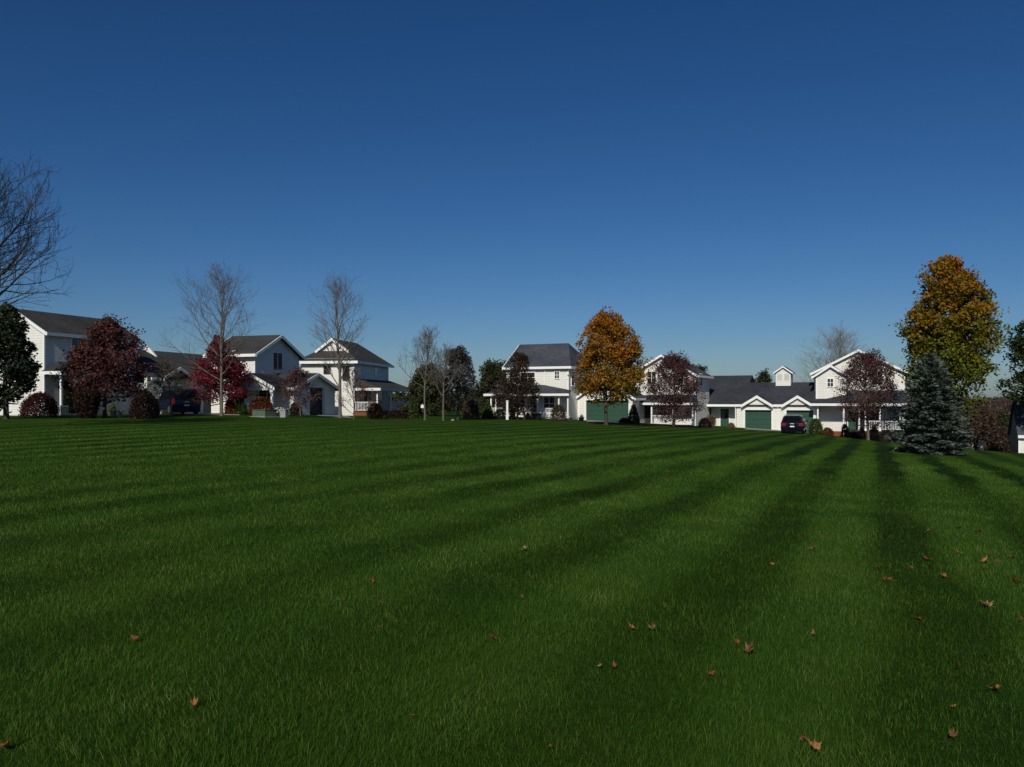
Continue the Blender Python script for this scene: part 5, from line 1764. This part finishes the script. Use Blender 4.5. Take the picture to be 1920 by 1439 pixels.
# air conditioner
t = ground_thing('air_conditioner', 'pale air conditioner box beside the low red barberry', 'air conditioner', 114, 54, 18)
m = MB(); m.box(-.33, .33, -.33, .33, .04, .66); m.build('cabinet', M['box_grey'], t, .03)
m = MB()
for i in range(8):
    m.box(-.335, .335, -.345, -.332, .1 + i * .065, .125 + i * .065)
m.build('grille', M['grey'], t)
m = MB(); m.cyl((0, 0), .27, .27, .655, .69, 16); m.build('fan_guard', M['dark'], t)
# stone bench
t = ground_thing('stone_bench', 'low stone bench between maroon tree and round brown bush', 'bench', 219, 50, 6)
m = MB(); m.box(-.42, .42, -.2, .2, .36, .44); m.build('seat', M['stone'], t, .02)
for s in (-.2, .2):
    m = MB(); m.box(s - .07, s + .07, -.15, .15, -.05, .36); m.build('leg', M['stone'], t, .02)
# lantern post
t = ground_thing('lamp_post', 'white lantern post on the lawn in front of the centre house', 'lamp post', 951, 72)
hh = 72 * 36.0 / F
m = MB(); m.box(-.085, .085, -.085, .085, -.1, hh); m.box(-.12, .12, -.12, .12, hh - .06, hh - .004); m.box(-.11, .11, -.11, .11, -.1, .25); m.build('post', M['trim'], t)
m = MB(); m.cyl((0, 0), .05, .10, hh, hh + .06, 8); m.cyl((0, 0), .15, .02, hh + .27, hh + .38, 8)
for i in range(4):
    a = math.pi / 4 + i * math.pi / 2
    m.box(.09 * math.cos(a) - .01, .09 * math.cos(a) + .01, .09 * math.sin(a) - .01, .09 * math.sin(a) + .01, hh + .055, hh + .28)
ln = m.build('lantern', M['dark'], t)
m = MB(); m.cyl((0, 0), .08, .105, hh + .062, hh + .268, 8); m.build('glass', M['glass'], ln)
# second small white post by the porch steps
t = ground_thing('gate_post', 'short white post at the porch steps right of lantern post', 'post', 983, 76)
m = MB(); m.box(-.09, .09, -.09, .09, -.1, 1.05); m.build('post', M['trim'], t)
m = MB(); m.box(-.12, .12, -.12, .12, 1.05, 1.09); m.prism([(-.12, 1.09), (.12, 1.09), (0, 1.17)], 'y', -.12, .12); m.build('cap', M['trim'], t)
# dark barrel planter
t = ground_thing('planter', 'dark round tub by the centre house porch railing', 'planter', 1006, 76)
m = MB(); m.cyl((0, 0), .34, .46, 0, .62, 16); m.build('tub', M['dark'], t)
t = ground_thing('planter', 'small dark blue pot at the left corner of the wide garage', 'planter', 1090, 79)
m = MB(); m.cyl((0, 0), .2, .3, 0, .34, 14); m.build('pot', M['navy'], t)
V, Q = leaf_arrays(np.random.default_rng(3).normal(0, .1, (120, 3)) + np.array([0, 0, .40]), .1, np.random.default_rng(4))
np_mesh('plant', V, Q, M['yew'], t)
# mailbox or bird house on a post in the shadows
t = ground_thing('bird_house', 'tiny white bird house on a dark post left of slender bare tree', 'bird house', 792, 68)
m = MB(); m.box(-.04, .04, -.04, .04, -.1, .82); m.build('post', M['bark_dark'], t)
m = MB(); m.prism([(-.12, .82), (.12, .82), (.12, 1.02), (0, 1.14), (-.12, 1.02)], 'y', -.12, .12); m.build('box', M['trim'], t)
# pale boulder
x, y, z = at(849, 61)
rng = np.random.default_rng(9)
import bmesh
bm = bmesh.new(); bmesh.ops.create_icosphere(bm, subdivisions=3, radius=1)
for vtx in bm.verts:
    c = vtx.co
    k = 1 + .13 * math.sin(3.1 * c.x + 1) * math.sin(2.7 * c.y) + .08 * math.sin(6 * c.z + 4 * c.x)
    vtx.co = Vector((c.x * .12 * k, c.y * .10 * k, c.z * .09 * k))
me = bpy.data.meshes.new('boulder'); bm.to_mesh(me); bm.free(); me.materials.append(M['stone'])
o = bpy.data.objects.new('boulder', me); C.objects.link(o); o.location = (x, y, z + .07)
tag(o, 'small pale rock on the lawn at the foot of the dark tree', 'rock')
# pillar and white blocks in the hollow at the right
t = ground_thing('pillar', 'pale grey square pillar at the lawn edge right of spruce', 'pillar', 1840, 70)
zt = CZ + (HY - 828) / F * 70 - gz(*at(1840, 70)[:2])
m = MB(); m.box(-.12, .12, -.12, .12, -.3, zt); m.build('shaft', M['pale_stone'], t, .01)
m = MB(); m.box(-.14, .14, -.14, .14, zt, zt + .05); m.build('cap', M['pale_stone'], t, .01)
x, y, z = at(1820, 100)
t = thing('far_house', 'tiny far white house half hidden right of the spruce', 'house', (x, y, z), -.3)
zt = CZ + (HY - 830) / F * 100 - z
m = MB(); m.box(-.9, .9, 0, 3, -1, zt); m.build('wall', M['far_wall'], t)
m = MB(); m.prism([(-1.1, zt), (1.1, zt), (0, zt + .5)], 'y', -.2, 3.2); m.build('roof', M['roof'], t)

# ------------------------------------------------------------------ far ground: wooded hill at the right, tree line behind the houses
def hill():
    n, mm = 60, 24
    V, Fq = [], []
    for j in range(mm + 1):
        for i in range(n + 1):
            px = 1560 + i * 11
            D = 330 + j * 22
            x = (px - CX) / F * D
            f = j / mm
            edge = math.sin(math.pi * i / n) ** .6
            top = 3.2 + 1.6 * math.sin(i * .16 + .4) + .5 * math.sin(i * .45)
            z = -9 + (top + 9) * (math.sin(math.pi * min(f * 1.25, 1) / 2) ** .9) * edge
            if f > .8: z -= (f - .8) * 30
            V.append((x, D, z))
    for j in range(mm):
        for i in range(n):
            k = j * (n + 1) + i
            Fq.append((k, k + 1, k + n + 2, k + n + 1))
    o = np_mesh('hill', V, Fq, M['hill'], smooth=True)
    o['kind'] = 'structure'
    return V

M['hill'] = plain('hill ground', (0.10, 0.07, 0.05), .95, .3, .02)
HV = hill()
rng = np.random.default_rng(12)
HA = np.array(HV).reshape(25, 61, 3)
P = []
for _ in range(2600):
    j, i = rng.integers(0, 20), rng.integers(0, 60)
    if 12 < j < 14:
        continue
    p = HA[j, i] + (HA[j + 1, i + 1] - HA[j, i]) * rng.random(3)
    r_ = rng.uniform(.8, 1.7)
    q = rng.normal(0, 1, (9, 3)); q[:, 2] = np.abs(q[:, 2]) * .8
    P.append(p + q * r_)
P = np.concatenate(P)
V, Q = leaf_arrays(P, 1.5, rng)
o = np_mesh('far_wood', V, Q, M['wood_far'])
tag(o, 'brown bare wood covering the distant hill at right', 'wood', kind='stuff')

P = []
for _ in range(420):
    px = rng.uniform(540, 1010)
    D = rng.uniform(190, 250)
    x = (px - CX) / F * D
    hh = rng.uniform(3.0, 5.6) * (1.0 if px < 800 else 1.1)
    q = rng.normal(0, 1, (46, 3)) * np.array([1.4, 1.4, .3])
    q[:, 2] = rng.random(46) ** 1.2 * hh
    q[:, :2] *= (1 - q[:, 2:3] / hh * .7)
    P.append(q + np.array([x, D, gz(x, D)]))
P = np.concatenate(P)
V, Q = leaf_arrays(P, .8, rng)
o = np_mesh('far_tree_line', V, Q, M['olive_conifer'])
tag(o, 'dark far tree line on the horizon between the houses', 'tree line', kind='stuff')

# ------------------------------------------------------------------ fallen leaves on the lawn
M['leaf_red'] = foliage('red fallen leaf', [(0.0, (0.17, 0.045, 0.014)), (1.0, (0.27, 0.09, 0.026))], 0, 0, 1, 9, 0.2, .1)
M['leaf_orange'] = foliage('orange fallen leaf', [(0.0, (0.24, 0.10, 0.028)), (1.0, (0.34, 0.16, 0.055))], 0, 0, 1, 9, 0.2, .1)
M['leaf_tan'] = foliage('tan fallen leaf', [(0.0, (0.22, 0.125, 0.055)), (1.0, (0.36, 0.22, 0.11))], 0, 0, 1, 9, 0.2, .1)
M['leaf_brown'] = foliage('brown fallen leaf', [(0.0, (0.10, 0.045, 0.020)), (1.0, (0.17, 0.08, 0.036))], 0, 0, 1, 9, 0.2, .1)

def leaf_mesh(seed, curl):
    R = random.Random(seed)
    lobes = [(-150, .42), (-128, .40), (-100, .80), (-76, .60), (-50, .92), (-26, .66), (0, 1.04), (26, .66), (50, .92), (76, .60), (100, .80), (128, .40), (150, .42), (180, .20)]
    out = []
    for a, r in lobes:
        if r > .6:                                 # pointed lobe with two teeth
            out += [(a - 16, r * .70), (a - 9, r * .70), (a, r), (a + 9, r * .70), (a + 16, r * .70)]
        else:
            out.append((a, r))
    V = [(0, 0, 0)]
    fold = R.uniform(-.5, .5)
    for ring in (.5, 1.0):
        for a, r in out:
            an = math.radians(a + 90 + R.gauss(0, 2))
            rr = r * ring * (1 + R.gauss(0, .05))
            x, y = rr * math.cos(an), rr * math.sin(an)
            z = curl * (x * x * .8 + y * y * .5) + fold * abs(x) * .6 + .10 * math.sin(5 * an + seed) * ring
            V.append((x * (1 - .22 * abs(curl)), y, z))
    n = len(out)
    Fs = [(0, 1 + i, 1 + (i + 1) % n) for i in range(n)]
    Q = [(1 + i, 1 + n + i, 1 + n + (i + 1) % n, 1 + (i + 1) % n) for i in range(n)]
    # stalk
    b = len(V)
    for y_, z_ in ((-.15, .02), (-.55, .06), (-.95, .16)):
        for dx, dz in ((-.018, 0), (.018, 0), (0, .03)):
            V.append((dx, y_, z_ + dz))
    for i in range(2):
        for j in range(3):
            Q.append((b + i * 3 + j, b + i * 3 + (j + 1) % 3, b + (i + 1) * 3 + (j + 1) % 3, b + (i + 1) * 3 + j))
    return [tuple(c * .5 for c in v) for v in V], Q, Fs

LM = {}
def fallen_leaf(px, py, size_px, mat, label, seed, tilt=None):
    x, y, z = on_ground(px, py)
    v = seed % 6
    key = (v, mat)
    if key not in LM:
        Vv, Qq, Tt = leaf_mesh(v + 1, [.5, .9, -.5, 1.1, .7, 1.3][v])
        o = np_mesh('fallen_leaf', Vv, Qq, M[mat], tri=Tt)
        LM[key] = o.data
    else:
        o = bpy.data.objects.new('fallen_leaf', LM[key])
        C.objects.link(o)
    R = random.Random(seed * 7 + 1)
    D = math.hypot(x, y)
    s = max(.045, min(.16, size_px * D / F * 1.08))
    o.location = (x, y, z + .026)
    tl = (tilt if tilt is not None else R.uniform(.15, .7)) * .40
    o.rotation_euler = (R.uniform(-.2, .2) + tl, R.uniform(-.6, .6), R.uniform(-2.8, 2.8))
    o.scale = (s, s, s)
    tag(o, label, 'leaf', 'fallen leaves on the lawn')
    return o

LEAVES = [
    (1403, 1232, 36, 'leaf_brown', 'large curled brown red leaf standing up, below the small scarlet leaf', .9),
    (1384, 1208, 14, 'leaf_red', 'small scarlet leaf just above the large curled brown red one', .3),
    (1524, 1197, 22, 'leaf_tan', 'pale tan leaf with a flat broad blade, alone right of the scarlet leaf', .8),
    (1187, 1185, 24, 'leaf_orange', 'left leaf of the close pair in mid lawn', .6),
    (1225, 1189, 24, 'leaf_tan', 'right leaf of the close pair in mid lawn, upright and pale', 1.0),
    (1333, 1274, 20, 'leaf_red', 'reddish leaf below left of the large curled brown red leaf', .5),
    (1530, 1420, 32, 'leaf_orange', 'bright orange crescent leaf at the bottom edge', 1.0),
    (1505, 1392, 26, 'leaf_brown', 'dull brown leaf sunk in grass just above the orange crescent leaf', .6),
    (1786, 1391, 24, 'leaf_brown', 'dull pinkish brown leaf lowest on the right side', .9),
    (1865, 1302, 28, 'leaf_orange', 'orange brown leaf near the right edge, lower part', .7),
    (1798, 1263, 18, 'leaf_red', 'dark red leaf above left of the orange brown one near right edge', .5),
    (1787, 1333, 14, 'leaf_orange', 'tiny orange leaf between dark red leaf and pinkish brown leaf', .8),
    (1852, 1143, 40, 'leaf_tan', 'wide flat tan leaf lying lengthwise near the right edge', .1),
    (1720, 1164, 18, 'leaf_red', 'dark red leaf left of the wide flat tan leaf', .3),
    (1914, 1170, 16, 'leaf_red', 'dark red leaf touching the right edge', .3),
    (1668, 1095, 26, 'leaf_orange', 'two toned leaf with raised tip, left of the right leaf cluster', .7),
    (1646, 1070, 20, 'leaf_orange', 'orange leaf above left of the leaf with raised tip', .3),
    (1741, 1053, 20, 'leaf_red', 'bright rust leaf in the middle of the right cluster', .5),
    (1731, 1028, 18, 'leaf_tan', 'tan leaf directly above the bright rust leaf', .3),
    (1710, 1068, 10, 'leaf_brown', 'tiny brown leaf left of the bright rust leaf', .4),
    (1801, 993, 18, 'leaf_orange', 'farthest bright orange leaf on the right of the lawn', .4),
    (1836, 1000, 16, 'leaf_red', 'rust leaf right of the farthest bright orange leaf', .4),
    (1740, 1000, 10, 'leaf_brown', 'tiny brown leaf left of the farthest bright orange leaf', .4),
    (1799, 1040, 14, 'leaf_orange', 'small rust leaf right of the bright rust one', .5),
    (1845, 1058, 20, 'leaf_orange', 'left leaf of the three lying in a row at right', .2),
    (1869, 1055, 22, 'leaf_brown', 'middle leaf of the three lying in a row at right', .2),
    (1900, 1049, 28, 'leaf_orange', 'right leaf of the three lying in a row, rust coloured', .2),
    (1905, 1095, 26, 'leaf_red', 'rust red leaf at the right edge below the row of three', .2),
    (1772, 1086, 14, 'leaf_orange', 'small orange leaf below the small rust one', .2),
    (1522, 1032, 20, 'leaf_orange', 'orange tan leaf, larger of two in right middle lawn', .4),
    (1503, 1008, 14, 'leaf_brown', 'smaller brown leaf above the orange tan leaf', .4),
    (1450, 1062, 12, 'leaf_orange', 'small orange leaf below left of the orange tan leaf', .6),
    (1349, 1062, 14, 'leaf_orange', 'small rust leaf alone in the middle distance, left of others', .3),
    (982, 1035, 20, 'leaf_tan', 'pale tan leaf standing on edge at mid lawn centre', 1.3),
    (978, 1128, 14, 'leaf_brown', 'faint brown leaf below the pale leaf standing on edge', .9),
    (926, 1203, 28, 'leaf_red', 'rust red leaf with raised point at lawn centre', .9),
    (696, 1097, 16, 'leaf_red', 'small rust leaf on edge, left of centre', 1.1),
    (711, 1134, 18, 'leaf_brown', 'dull brown leaf under the small rust leaf on edge', .4),
    (713, 1186, 16, 'leaf_tan', 'tan leaf half buried in grass left of the raised rust leaf', .5),
    (1125, 1260, 14, 'leaf_tan', 'small pale leaf, left of a pair below mid lawn', .8),
    (1153, 1259, 18, 'leaf_red', 'rust leaf, right of a pair below mid lawn', .3),
    (254, 1207, 18, 'leaf_red', 'bright red leaf alone on the left of the lawn', .5),
    (363, 1331, 24, 'leaf_orange', 'tan orange leaf alone at lower left', .4),
    (774, 1352, 14, 'leaf_tan', 'pale dead leaf at the bottom left of centre', 1.0),
    (12, 1411, 32, 'leaf_red', 'long red leaf in the bottom left corner', .15),
    (1030, 1418, 8, 'leaf_brown', 'tiny brown leaf fragment near the bottom centre', .4),
]
for i, (px, py, s, mt, lab, tl) in enumerate(LEAVES):
    fallen_leaf(px, py, s, mt, lab, i + 1, tl)
